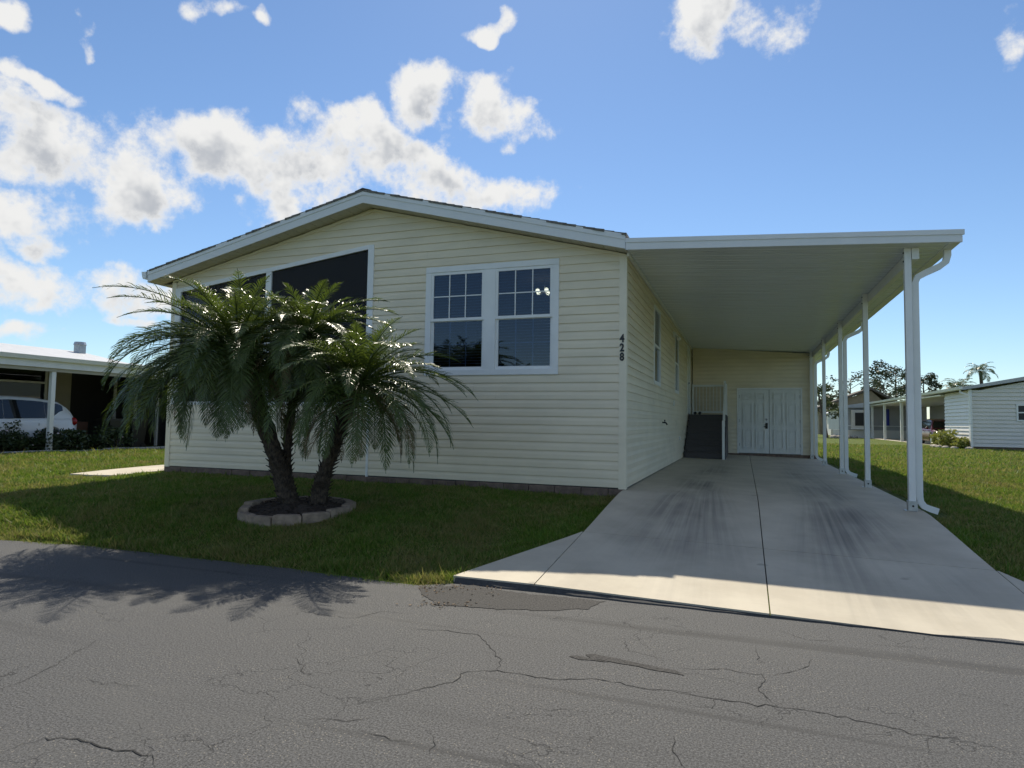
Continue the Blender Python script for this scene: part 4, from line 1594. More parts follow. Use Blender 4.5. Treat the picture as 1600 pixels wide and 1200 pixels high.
def palm(label, base, bend, heart, rad, spec, seed, group):
    r = random.Random(seed)
    pl = thing('palm_tree', label, 'palm tree', tuple(base), group)
    B, H, K = Vector(base), Vector(heart), Vector(bend)
    # trunk: quadratic path, shaggy with leaf bases
    N = 30
    vs, fs = [], []
    SEG = 14
    path = []
    for i in range(N + 1):
        t = i / N
        path.append(B * (1 - t) ** 2 + K * 2 * t * (1 - t) + H * t * t)
    for i in range(N + 1):
        T = (path[min(i + 1, N)] - path[max(i - 1, 0)]).normalized()
        S = T.cross(Vector((0, 1, 0))).normalized()
        Wv = S.cross(T)
        t = i / N
        R_ = rad * (1.22 - .35 * t + .22 * max(0, t - .7) / .3) + (.02 * (1 - t * 8) if t < .125 else 0)
        for j in range(SEG):
            a = 2 * math.pi * j / SEG
            k = R_ * (1 + .16 * math.sin(3 * a + i * 2.4) * math.cos(i * 1.9 + a) + r.uniform(-.08, .08))
            vs.append(path[i] + (S * math.cos(a) + Wv * math.sin(a)) * k)
    for i in range(N):
        for j in range(SEG):
            a, b_ = i * SEG + j, i * SEG + (j + 1) % SEG
            fs.append((a, b_, b_ + SEG, a + SEG))
    m_ = MB()
    m_.add(vs, fs)
    for k in range(190):
        t = r.uniform(.02, .97)
        i = int(t * N)
        T = (path[min(i + 1, N)] - path[max(i - 1, 0)]).normalized()
        S = T.cross(Vector((0, 1, 0))).normalized()
        Wv = S.cross(T)
        a = k * 2.399 + r.uniform(-.2, .2)
        O = S * math.cos(a) + Wv * math.sin(a)
        Q = T.cross(O)
        R_ = rad * (1.15 - .35 * t)
        p0 = path[i] + O * R_ * .85
        L_ = r.uniform(.04, .10) * (1 + .8 * max(0, t - .5))
        tip = p0 + (O * .75 + T * .8 + Q * r.uniform(-.25, .25)).normalized() * L_
        w = .022
        b0 = [p0 - Q * w - T * w * .5, p0 + Q * w - T * w * .5, p0 + T * w]
        c0 = [tip - Q * w * .35, tip + Q * w * .35, tip + T * w * .3]
        m_.add(b0 + c0, [(0, 1, 4, 3), (1, 2, 5, 4), (2, 0, 3, 5), (3, 4, 5)])
    m_.build('trunk', 'trunk', pl)
    for s in spec:
        az_, el0, droop, L, kw = s
        kw = dict(kw)
        dry = kw.pop('dry', False)
        o0 = H + Vector((math.cos(az_) * rad * .55, math.sin(az_) * rad * .55, kw.pop('dz', 0.0) + r.uniform(-.05, .06)))
        me_ = frond_mesh(L, az_, el0, droop, r, origin=o0, **kw)
        link('frond', me_, 'frond_dry' if dry else 'frond', pl)
    return pl


def crown(seed, n, L0, extra=(), gap=None):
    r = random.Random(seed)
    out = []
    for k in range(n):
        q = (k + .5) / n
        el0 = 1.45 - 2.0 * q ** .78
        az_ = k * 2.39996 + r.uniform(-.25, .25)
        L = L0 * r.uniform(.80, 1.1) * (.66 + .36 * min(1, q * 1.7)) * (1 - .18 * max(0, q - .75) / .25)
        droop = .85 + 1.15 * q + r.uniform(-.2, .25)
        kw = dict(side_bend=r.uniform(-.35, .35), leaf=L0 * .150 * r.uniform(.9, 1.1), vee=.5 - .35 * q)
        out.append((az_, el0, droop, L, kw))
    for k in range(9):
        az_ = r.random() * 6.28
        out.append((az_, -.35 + r.uniform(-.3, .3), 1.3, L0 * .75, dict(dry=True, leaf=.13, sag=.12, n_pairs=26, dz=-.12)))
    return out + list(extra)


def at_y(u, v, y):
    d = ray(u, v)
    return tuple(CAM + d * (y - CAM[1]) / d[1])


B1 = (-3.56, -2.86, ringz + .03)
B2 = (-3.24, -2.78, ringz + .03)
B3 = (-3.63, -2.77, ringz + .03)
H1 = at_y(372, 548, -2.92)
H2 = at_y(562, 598, -2.80)
H3 = at_y(482, 525, -2.64)
LF, CM, RT = math.pi + YAW, -math.pi / 2 + YAW, YAW          # bearings: photo left, towards the camera, photo right
GP = 'palms in the block ring'
palm('largest date palm, leaning left in the block ring, long fronds drooping almost to the lawn', B1, (-3.76, -2.88, .48), H1, .092,
     crown(21, 108, 1.60, extra=[(LF + .2, -.1, 1.35, 1.95, dict(leaf=.27)), (LF - .05, -.2, 1.3, 1.9, dict(leaf=.27)), (LF + .5, -.2, 1.3, 1.9, dict(leaf=.27)), (LF + .8, -.3, 1.2, 1.8, dict(leaf=.27)), (LF + 1.1, -.2, 1.35, 1.75, dict(leaf=.27)), (CM - .1, 0.80, 1.15, 1.72, dict(leaf=.27)), (CM - .5, 0.68, 1.1, 1.72, dict(leaf=.27)), (CM + .35, 0.76, 1.1, 1.63, dict(leaf=.27)), (CM - .9, 0.80, 1.2, 1.72, dict(leaf=.27)), (CM - .2, -0.10, 1.5, 1.38, dict(leaf=.26)), (CM + .3, -0.25, 1.3, 1.33, dict(leaf=.26)), (CM - .6, -0.10, 1.5, 1.38, dict(leaf=.26)), (CM, 0.35, 1.9, 1.55, dict(leaf=.26)), (CM - .9, 0.10, 1.7, 1.38, dict(leaf=.26)), (LF + .6, 0.30, 1.8, 1.72, dict(leaf=.27)), (LF + .15, 0.50, 1.85, 1.72, dict(leaf=.27)), (LF - .3, -0.20, 1.3, 1.55, dict(leaf=.27)), (LF + .4, -0.35, 1.1, 1.55, dict(leaf=.27)), (LF - .15, 0.30, 1.7, 1.76, dict(leaf=.27)), (LF, 0.05, 1.65, 1.72, dict(leaf=.27)), (LF + .25, 0.35, 1.9, 1.81, dict(leaf=.28)),
                                (LF + .1, -0.25, 1.2, 1.59, dict(leaf=.27)), (LF + .45, -0.10, 1.5, 1.63, dict(leaf=.27)), (LF + .75, -0.10, 1.55, 1.68, dict(leaf=.27)),
                                (LF + .95, 0.05, 1.75, 1.68, dict(leaf=.27)), (LF - .45, 0.10, 1.6, 1.63, dict(leaf=.27)), (CM + .1, 0.15, 1.8, 1.50, dict(leaf=.26)), (CM + .45, 0.05, 1.7, 1.46, dict(leaf=.26)),
                                (LF - .1, 0.52, 1.8, 1.63, dict(leaf=.27)), (LF + .3, 0.60, 1.9, 1.63, dict(leaf=.27))]), 31, GP)
palm('smaller date palm leaning right, its crown partly in front of the twin window', B2, (-3.14, -2.78, .46), H2, .076,
     crown(22, 68, 1.36, extra=[(CM, 0.72, 1.2, 1.42, dict(leaf=.24)), (CM + .5, 0.64, 1.1, 1.42, dict(leaf=.24)), (CM - .4, 0.60, 1.1, 1.38, dict(leaf=.24)), (CM + .2, -.75, .6, 1.0, dict(dry=True, leaf=.16, n_pairs=26, sag=.10, dz=-.1)), (CM - .7, -.6, .7, 1.0, dict(dry=True, leaf=.16, n_pairs=26, sag=.10, dz=-.1)), (RT - .6, -.35, 1.0, 1.2, dict(dry=True, leaf=.17, n_pairs=28, sag=.10, dz=-.08)), (RT + .05, 0.35, 1.35, 1.50, dict(leaf=.24)), (RT - .1, 0.10, 1.15, 1.50, dict(leaf=.24)), (RT + .2, 0.76, 1.3, 1.29, dict(leaf=.24)),
                                (RT - .3, -0.10, 1.1, 1.38, dict(leaf=.22)), (RT, -0.15, 1.2, 1.42, dict(leaf=.23)), (RT - .15, 0.44, 1.4, 1.38, dict(leaf=.24))]), 32, GP)
palm('middle date palm behind the other two, upright crown before the dark porch screen', B3, (-3.90, -2.72, .66), H3, .050,
     crown(23, 60, 1.22, extra=[(CM, 0.10, 1.6, 1.29, dict(leaf=.24)), (CM + .4, -0.10, 1.5, 1.29, dict(leaf=.24)), (CM - .4, 0.20, 1.7, 1.29, dict(leaf=.24)), (RT + .2, 0.72, 1.2, 1.20, dict(leaf=.22)), (RT + .5, 0.88, 1.1, 1.20, dict(leaf=.22)), (RT - .2, 0.56, 1.3, 1.20, dict(leaf=.22))]), 33, GP)

# ------------------------------------------------------------------ leaf clouds for shrubs and trees
def leaf_cloud(m_, c, rad, n, size, r, flat=1.0, shell=.55):
    for _ in range(n):
        a, b_ = r.random() * 6.283, math.acos(r.uniform(-1, 1))
        q = shell + (1 - shell) * r.random() ** .5
        d = Vector((math.sin(b_) * math.cos(a), math.sin(b_) * math.sin(a), math.cos(b_)))
        p = Vector(c) + Vector((d.x * rad[0], d.y * rad[1], d.z * rad[2])) * q
        s = size * r.uniform(.6, 1.3)
        t1 = Vector((r.gauss(0, 1), r.gauss(0, 1), r.gauss(0, .7))).normalized()
        t2 = t1.cross(Vector((r.gauss(0, 1), r.gauss(0, 1), r.gauss(0, 1)))).normalized()
        m_.add([p - t1 * s, p + t2 * s * .42, p + t1 * s, p - t2 * s * .42], [(0, 1, 2, 3)])


def shrub(name, label, x, y, w, h, mat, seed, n=260, size=.055, flowers=0, group=None, stems=6):
    r = random.Random(seed)
    zb = float(lawn_z(np.array(x), np.array(y))) - .02
    o = thing(name, label, 'shrub', (x, y, zb), group)
    sm, lm = MB(), MB()
    tips = []
    for k in range(stems):
        a = r.random() * 6.28
        q = r.uniform(.2, 1.0)
        tip = (x + math.cos(a) * w * .42 * q, y + math.sin(a) * w * .42 * q, zb + h * r.uniform(.5, .92))
        sm.tube([(x + r.uniform(-.05, .05), y + r.uniform(-.05, .05), zb), ((x + tip[0]) / 2, (y + tip[1]) / 2, zb + h * .38), tip], [.014, .010, .005], 5)
        tips.append(tip)
    for t in tips:
        leaf_cloud(lm, t, (w * .30, w * .30, h * .26), n // stems, size, r, shell=.15)
    leaf_cloud(lm, (x, y, zb + h * .38), (w * .5, w * .5, h * .36), n // 2, size, r, shell=.4)
    sm.build('stem', 'bark', o)
    lm.build('foliage', mat, o)
    for k in range(flowers):
        t = r.choice(tips)
        MB().sphere((t[0] + r.gauss(0, w * .18), t[1] - abs(r.gauss(0, w * .15)), t[2] + r.gauss(0, h * .15)), .035, 7, 5, (1, 1, .7)).build('flower', 'petal', o, True)
    return o


# ------------------------------------------------------------------ neighbour on the left
nl = thing('neighbour_carport_home', 'white-roofed home with open carport beyond the palms at far left', 'house', (-20, 6, -.2))
NX = -17.3
g0 = -.22
# carport roof: eave band, slab, posts
bx('eave_fascia', 'white', nl, NX - .03, NX, -6.0, 9.8, 2.30, 2.52)
MB().prism([(NX - .03, 2.50), (NX + .10, 2.50), (NX + .14, 2.62), (NX + .12, 2.62), (NX + .085, 2.52), (NX - .03, 2.52)], 'y', -6.0, 9.8).build('gutter', 'white', nl)
MB().prism([(NX - .02, 2.525), (NX - .02, 2.56), (-21.6, 3.05), (-21.6, 2.90)], 'y', -6.0, 9.8).build('carport_roof', 'white_roof', nl)
bx('beam', 'beige_wall', nl, NX - .16, NX - .05, -5.9, 9.7, 2.20, 2.36)
for yy in (-2.5, 3.78, 9.6):
    bx('post', 'white', nl, NX - .19, NX - .07, yy - .06, yy + .06, g0, 2.22, .006)
# house body and roof
wx = -21.6
bw = MB()
bw.box(-28, wx, -6, 7.35, g0, 2.9)
bw.box(-28, wx - .6, 7.35, 9.8, g0, 2.9)
bw.build('wall', 'beige_wall', nl)
for (a, b_) in ((1.6, 4.35), (4.75, 6.45)):
    f = MB()
    f.box(wx, wx + .05, a, b_, 2.60, 2.68)
    f.box(wx, wx + .05, a, b_, 1.00, 1.08)
    f.box(wx, wx + .05, a, a + .07, 1.08, 2.60)
    f.box(wx, wx + .05, b_ - .07, b_, 1.08, 2.60)
    f.box(wx, wx + .045, a + .07, b_ - .07, 2.02, 2.09)
    wo_ = f.build('window', 'white', nl)
    bx('pane', 'car_glass', wo_, wx + .012, wx + .018, a + .07, b_ - .07, 1.08, 2.60)
    bx('window_backing', 'black', wo_, wx + .002, wx + .006, a + .07, b_ - .07, 1.08, 2.60)
rf = MB()
rf.prism([(wx + .3, 2.95), (-24.8, 3.62), (-28.5, 2.95), (-28.5, 2.85), (wx + .3, 2.85)], 'y', -6.3, 9.9)
rf.build('roof', 'white_roof', nl)
bx('roof_vent', 'dish', nl, -24.35, -24.05, 9.35, 9.65, 3.4, 3.85)
MB().tube([(-24.2, 9.5, 3.83), (-24.2, 9.5, 3.95)], [.24, .2], 12).build('vent_cap', 'dish', nl)
# screened back room
bx('screen_wall', 'black', nl, -22.2, NX - .2, 9.0, 9.05, g0, 2.6)
bx('screen_wall', 'black', nl, -21.75, -21.7, 7.36, 9.0, g0, 2.88)
for x in (-21.4, -20.3, -19.2):
    bx('screen_post', 'white', nl, x - .05, x + .05, 8.93, 8.99, g0, 2.6)
bx('screen_rail', 'white', nl, -20.25, -19.25, 8.94, 8.985, 2.05, 2.13)
bx('floor_slab', 'concrete', nl, -21.6, NX - .2, -6, 9.7, g0 - .1, g0 + .02)
# planter chest and bins by the screen
bx0 = tag(bx('brown_planter', 'terracotta', None, -19.9, -19.45, 6.0, 6.45, g0 + .02, .72, .02), 'reddish brown planter standing behind the parked white car', 'planter')
for k, yy in enumerate((6.9, 7.75)):
    o = thing('wheelie_bin', ('nearer' if k == 0 else 'farther') + ' black wheelie bin behind the white car under the neighbouring carport', 'bin', (-18.9, yy, g0), 'black bins behind the white car')
    m_ = MB()
    vs = []
    for z, s in ((g0 + .06, .24), (g0 + .98, .31)):
        vs += [(-18.9 + s * a, yy + s * b_, z) for a, b_ in ((-1, -1), (1, -1), (1, 1), (-1, 1))]
    m_.add(vs, [(0, 3, 2, 1), (4, 5, 6, 7), (0, 1, 5, 4), (1, 2, 6, 5), (2, 3, 7, 6), (3, 0, 4, 7)])
    m_.build('body', 'black', o)
    MB().prism([(yy - .36, g0 + .98), (yy + .34, g0 + .98), (yy + .30, g0 + 1.05), (yy - .30, g0 + 1.07)], 'x', -19.24, -18.56).build('lid', 'black', o)
    for sx in (-1, 1):
        MB().tube([(-18.9 + sx * .22, yy + .2, g0 + .1), (-18.9 + sx * .28, yy + .2, g0 + .1)], .1, 12).build('wheel', 'rubber', o)

# ------------------------------------------------------------------ cars
def make_car(name, label, at, rot, paint, L=4.6, Wd=1.82, H=1.66):
    car = bpy.data.objects.new(name, None)
    col.objects.link(car)
    tag(car, label, 'car')
    hl = L / 2
    wr = .36
    axf, axr = hl - .90, -hl + .92
    belt = lambda x: float(np.interp(x, [-hl, -hl + .25, 0, hl - 1.2, hl - .25, hl], [.98, 1.03, .98, .96, .82, .62]))
    half = lambda x: Wd / 2 * float(np.interp(abs(x), [0, hl - .7, hl - .25, hl], [1, 1, .93, .80]))

    def arch(x):
        z = .24
        for ax in (axf, axr):
            d = abs(x - ax)
            if d < wr + .06:
                z = max(z, wr + math.sqrt(max(0, (wr + .06) ** 2 - d * d)) - .02)
        return z
    X = sorted(set(np.round(np.concatenate([np.linspace(-hl, hl, 40), axf + np.linspace(-.42, .42, 19), axr + np.linspace(-.42, .42, 19)]), 3)))
    secs = []
    for x in X:
        w, zt, zo = half(x), belt(x), arch(x)
        e = float(np.interp(abs(x), [hl - .3, hl], [0, .16]))
        secs.append([(0, .24 + e), (w - .22, .24 + e), (w - .20, max(zo, .24 + e)), (w - .02, max(zo, .24 + e)), (w, max(zo + .03, .5)), (w, max(zo + .04, .66)), (w * .985, zt - .09 if zt - .09 > zo + .05 else zo + .05), (w * .94, zt), (w * .5, zt + .03), (0, zt + .04)])
    m_ = MB()
    n = len(secs[0])
    for s in (1, -1):
        vs = [(x, s * p[0], p[1]) for x, sc in zip(X, secs) for p in sc]
        fs = []
        for i in range(len(X) - 1):
            for j in range(n - 1):
                a = i * n + j
                fs.append((a, a + 1, a + n + 1, a + n) if s < 0 else (a, a + n, a + n + 1, a + 1))
        fs.append(tuple(range(n)) if s > 0 else tuple(range(n - 1, -1, -1)))
        k = (len(X) - 1) * n
        fs.append(tuple(range(k + n - 1, k - 1, -1)) if s > 0 else tuple(range(k, k + n)))
        m_.add(vs, fs)
    body = m_.build('body', paint, car, True)
    # cabin
    gx = [-hl + .12, -hl + .30, -hl + .62, -hl + 1.3, -.3, .35, .75, hl - 1.0]
    gt = [1.05, 1.32, 1.54, H - .03, H, H - .03, H - .14, .98]
    m_ = MB()
    vs, fs = [], []

    def top(x):
        return float(np.interp(x, gx, gt))
    GX = np.linspace(gx[0], gx[-1], 30)
    for x in GX:
        zt = max(top(x), belt(x))
        hb = half(x) * .935
        f = min(1, (zt - belt(x)) / (H - .98))
        wt = hb - .17 * f
        for s in ((hb, belt(x) - .02), (wt + .01, zt - .05 * f), (wt - .10 * f, zt), (0, zt + .015 * f)):
            vs.append((x, s[0], s[1]))
        for s in ((wt - .10 * f, zt), (wt + .01, zt - .05 * f), (hb, belt(x) - .02)):
            vs.append((x, -s[0], s[1]))
    for i in range(len(GX) - 1):
        for j in range(6):
            a = i * 7 + j
            fs.append((a, a + 7, a + 8, a + 1))
    m_.add(vs, fs)
    m_.build('cabin', paint, car, True)

    def side_pt(x, t, s):
        """point on the cabin side at height fraction t, a little proud"""
        zt = max(top(x), belt(x))
        hb = half(x) * .935
        f = min(1, (zt - belt(x)) / (H - .98))
        a, b_ = Vector((x, s * hb, belt(x) - .02)), Vector((x, s * (hb - .17 * f + .01), zt - .05 * f))
        return a.lerp(b_, t) + Vector((0, s * .008, 0))
    for s in (1, -1):
        for (x0, x1) in ((-hl + .50, -hl + 1.05), (-hl + 1.06, -.09), (-.08, hl - 1.30)):
            vs, fs = [], []
            XX = np.linspace(x0, x1, 9)
            for x in XX:
                hi = .92
                lo = .06
                if x < -hl + .9:
                    lo = .06 + .55 * (-hl + .9 - x) / .4
                if top(x) - belt(x) < .12:
                    hi = .5
                vs += [side_pt(x, lo, s), side_pt(x, hi, s)]
            fs = [(2 * i, 2 * i + 2, 2 * i + 3, 2 * i + 1) if s < 0 else (2 * i, 2 * i + 1, 2 * i + 3, 2 * i + 2) for i in range(8)]
            MB().add(vs, fs).build('side_window', 'dark_glass', car, True)
        # handles and seams
        for x in (-.45, .72):
            MB().tube([(x - .09, s * (Wd / 2 + .012), .86), (x + .09, s * (Wd / 2 + .012), .86)], .016, 6).build('door_handle', paint, car)
        for x in (-.10, 1.02, -1.02):
            bx('door_seam', 'black', car, x - .004, x + .004, s * (Wd / 2 - .003) - .004, s * (Wd / 2 - .003) + .004, .38 if x != -1.02 else .80, .88)
        MB().sphere((hl - 1.35, s * (Wd / 2 + .09), 1.03), .1, 10, 6, (.6, 1, .8)).build('mirror', paint, car, True)
        MB().sphere((-hl + .13, s * (Wd / 2 - .17), .93), .13, 10, 6, (.75, 1.05, 1.0)).build('tail_light', 'tail', car, True)
        MB().sphere((hl - .26, s * (Wd / 2 - .24), .72), .13, 10, 6, (1.3, 1.3, .7)).build('headlight', 'lens', car, True)
        for ax in (axf, axr):
            ty = MB()
            y0, y1 = s * (Wd / 2 - .22), s * (Wd / 2 - .015)
            ty.tube([(ax, y0, wr), (ax, y0 * .12 + y1 * .88, wr), (ax, y1, wr)], [wr, wr, wr - .03], 26)
            wh = ty.build('wheel', 'rubber', car)
            MB().tube([(ax, y1 - s * .01, wr), (ax, y1 + s * .006, wr)], [wr * .66, wr * .60], 20).build('rim', 'steel', wh)
    # windscreen and rear glass
    for (x0, x1, nm) in ((.78, hl - 1.06, 'windscreen'), (-hl + .20, -hl + .52, 'rear_window')):
        vs = []
        for x in (x0, x1):
            zt = max(top(x), belt(x))
            f = min(1, (zt - belt(x)) / (H - .98))
            w = half(x) * .935 - .17 * f - .13 * f - .03
            vs += [(x, -w, zt + .012), (x, w, zt + .012)]
        MB().add(vs, [(0, 2, 3, 1)]).build(nm, 'dark_glass', car)
    bx('number_plate', 'white', car, -hl - .012, -hl - .002, -.16, .16, .66, .78)
    bx('grille', 'black', car, hl - .02, hl + .006, -.45, .45, .45, .60)
    car.location = at
    car.rotation_euler = (0, 0, rot)
    return car


make_car('parked_car', 'white SUV parked under the white-roofed carport on the left', (-18.95, 2.86, g0 + .03), -math.pi / 2, 'car_white')

# bed of shrubs and edging stones in front of that carport
bed = thing('garden_edging', 'line of low grey edging stones before the shrubs at far left', 'edging', (-17.1, 3, g0))
r = random.Random(9)
yy = -1.5
while yy < 7.4:
    w = r.uniform(.45, .75)
    z = float(lawn_z(np.array(-17.0), np.array(yy)))
    o = MB()
    j = r.uniform(-.04, .04)
    o.box(-17.16 + j, -17.0 + j, yy, yy + w - .03, z - .05, z + r.uniform(.05, .085), .015)
    o.build('stone', 'stone', bed)
    yy += w
names = ['dark leafy shrub beside the far left edge of the photo', 'dark shrub with pale flowers in front of the white car door',
         'flowering shrub just left of the white carport post', 'dense dark shrub at the foot of the white carport post',
         'spiky dark shrub below the white car rear wheel', 'low shrub between the white car and the palms',
         'dark shrub nearest the drooping palm fronds at left', 'tall loose shrub rising in front of the white car']
spots = [(-17.75, 1.9, 1.1, .72, 0), (-17.7, 2.6, 1.1, .68, 5), (-17.75, 3.25, 1.0, .62, 6), (-17.6, 3.95, 1.0, .66, 5), (-17.65, 4.65, 1.0, .62, 3), (-17.7, 5.35, 1.1, .68, 2), (-17.7, 6.15, 1.2, .70, 2), (-17.95, 2.95, .7, 1.05, 0)]
for k, ((x, y, w, h, fl), nm) in enumerate(zip(spots, names)):
    shrub('shrub', nm, x, y, w, h, 'shrub', 40 + k, n=620 if k < 7 else 90, size=.06, flowers=fl, group='shrubs before the left carport')

# ------------------------------------------------------------------ neighbours on the right
def lap(parent, frame, z0, z1, u0, u1, e, mat):
    """coarse lap siding for a distant wall, a board for every course"""
    z = z0
    while z < z1 - .01:
        zz = min(z + e, z1)
        MB().add([frame(u0, z, .0), frame(u1, z, .0), frame(u0, z, .05), frame(u1, z, .05), frame(u0, zz, .002), frame(u1, zz, .002)], [(0, 1, 3, 2), (2, 3, 5, 4)]).build('siding_board', mat, parent)
        z += e


nr = thing('neighbour_shed_home', 'white-sided home with shed end and long carport across the lawn on the right', 'house', (15, 32, -.15))
SX, SY0, SY1 = 12.7, 30.2, 34.6
gr = float(lawn_z(np.array(13.0), np.array(30.0)))
bx('foundation', 'foundation', nr, SX + .05, 18.95, SY0 + .05, SY1 - .05, gr - .1, gr + .16)
bx('wall', 'white_siding', nr, SX + .02, 19.0, SY0 + .02, SY1, gr + .14, 2.92)
lap(nr, lambda u, z, d: (max(u, SX + .1 + (z - 2.85) / .21), SY0 - d + .02, z), gr + .15, 3.45, SX + .1, 19.0, .2, 'white_siding')
lap(nr, lambda u, z, d: (SX - d + .02, u, z), gr + .15, 2.9, SY0 + .1, SY1, .2, 'white_siding')
bx('corner_trim', 'white', nr, SX - .03, SX + .1, SY0 - .03, SY0 + .1, gr + .13, 2.95)
MB().prism([(SX - .35, 2.92), (SX - .35, 3.08), (16.4, 3.86), (19.5, 3.2), (19.5, 3.0), (16.4, 3.66)], 'y', SY0 - .25, 57.8).build('roof', 'white_roof', nr)
MB().prism([(SX - .36, 2.95), (SX - .48, 2.95), (SX - .52, 3.09), (SX - .36, 3.09)], 'y', SY0 - .25, 57.8).build('gutter', 'white', nr)
f = MB()
f.box(14.70, 16.1, SY0 - .05, SY0 - .012, 2.12, 2.20)
f.box(14.70, 16.1, SY0 - .05, SY0 - .012, 1.32, 1.40)
f.box(14.70, 14.78, SY0 - .05, SY0 - .012, 1.40, 2.12)
f.box(16.02, 16.1, SY0 - .05, SY0 - .012, 1.40, 2.12)
f.box(14.78, 16.02, SY0 - .05, SY0 - .012, 1.74, 1.80)
fo = f.build('window', 'white', nr)
bx('pane', 'black', fo, 14.78, 16.02, SY0 - .03, SY0 - .02, 1.40, 2.12)
MB().tube([(SX - .42, SY0 - .05, 2.95), (SX - .42, SY0 - .08, 2.8), (SX + .02, SY0 - .12, 2.62), (SX + .02, SY0 - .12, gr + .1)], 0, rect=(.05, .05)).build('downspout', 'white', nr)
for yy in (40.6, 45.4, 51.5, 57.0):
    bx('post', 'white', nr, SX - .12, SX + .06, yy - .09, yy + .09, gr, 2.95)
bx('carport_slab', 'concrete', nr, SX - .2, 17.3, SY1 + .02, 57.4, gr - .06, gr + .03)
bx('carport_back_wall', 'grey_siding', nr, 17.3, 17.5, SY1 + .1, 57.5, gr, 3.0)
MB().prism([(SX - .2, 2.80), (17.3, 2.80), (17.3, 2.88), (SX - .2, 2.88)], 'y', SY1 + .05, 57.4).build('carport_ceiling', 'white', nr)
make_car('parked_car', 'dark red car parked beside the white shed on the right', (13.45, 38.4, gr + .03), -math.pi / 2, 'car_red', 4.5, 1.8, 1.62)

for k, (x, y, w, h) in enumerate(((12.0, 32.6, 1.0, .75), (12.05, 31.4, 1.2, .95), (12.3, 30.4, .9, .55))):
    shrub('shrub', ['yellow-green shrub nearest the red car', 'tallest yellow-green shrub against the white shed wall', 'small yellow-green shrub at the white shed corner'][k], x, y, w, h, 'shrub_lime', 60 + k, n=420, size=.10, group='yellow-green shrubs by the shed')
eg = thing('bed_edging', 'curved row of pale stones around the yellow-green shrubs', 'edging', (11.7, 31, gr))
for k in range(9):
    t = k / 8
    x, y = 12.5 - .95 * math.sin(math.pi * t) ** .7 - .1 * t, 29.75 + 3.9 * t
    z = float(lawn_z(np.array(x), np.array(y)))
    MB().sphere((x, y, z + .04), .2, 8, 5, (1, 1, .55)).build('stone', 'rock', eg, True)

fh = thing('grey_neighbour_home', 'grey-sided home with one blue shutter and bay window far down the lawn', 'house', (13.5, 58, -.15))
gy_ = float(lawn_z(np.array(12.0), np.array(58.0)))
bx('skirting', 'white_siding', fh, 10.55, 17.2, 58.0, 58.3, gy_, gy_ + .75)
bx('wall', 'grey_siding', fh, 10.5, 17.2, 58.05, 70, gy_ + .72, 2.85)
lap(fh, lambda u, z, d: (u, 58.03 - d, z), gy_ + .76, 2.8, 10.5, 17.2, .25, 'grey_siding')
bay = bx('bay_window', 'white_siding', fh, 11.05, 12.6, 57.6, 58.0, .75, 2.45)
bx('pane', 'black', bay, 11.35, 12.3, 57.57, 57.59, 1.0, 2.2)
bx('sill', 'white', bay, 11.0, 12.65, 57.52, 57.6, .66, .75)
bx('shutter', 'blue', fh, 13.75, 14.2, 57.92, 57.99, 1.05, 2.55)
bx('rail', 'white', fh, 10.5, 16.6, 57.85, 57.95, .95, 1.02)
MB().prism([(10.0, 2.62), (10.0, 2.78), (14.0, 3.42), (17.6, 2.95), (17.6, 2.8)], 'y', 57.6, 71).build('roof', 'white_roof', fh)

bh = thing('brown_roofed_home', 'home with dark brown gable roof rising behind the grey home', 'house', (14.6, 80, 0))
bx('wall', 'tan_gable', bh, 10.6, 18.6, 80.1, 92, -.2, 3.2)
MB().prism([(10.6, 3.2), (18.6, 3.2), (16.4, 5.35)], 'y', 80.05, 80.2).build('gable', 'tan_gable', bh)
MB().prism([(9.8, 3.0), (16.4, 5.75), (20.4, 3.3), (20.4, 3.05), (16.4, 5.45), (9.8, 2.75)], 'y', 79.6, 92.5).build('roof', 'brown_roof', bh)
wg = thing('white_garage', 'small white garage with low roof far down the side lawn', 'garage', (12.4, 75, 0))
bx('wall', 'white_siding', wg, 11.2, 13.2, 74, 78, -.2, 2.5)
bx('garage_door', 'white', wg, 11.45, 12.6, 73.94, 73.99, -.15, 2.0)
MB().prism([(10.9, 2.45), (12.2, 2.95), (13.5, 2.45), (13.5, 2.35), (10.9, 2.35)], 'y', 73.7, 78.3).build('roof', 'white_roof', wg)
rk = thing('rock_border', 'pile of pale rocks beneath the leaning tree far down the lawn', 'rocks', (10.4, 57, -.1))
r = random.Random(14)
for k in range(12):
    MB().sphere((9.2 + r.random() * 2.0, 56.0 + r.random() * 1.5, -.08), r.uniform(.15, .3), 7, 5, (1.2, 1, .7)).build('rock', 'rock', rk)


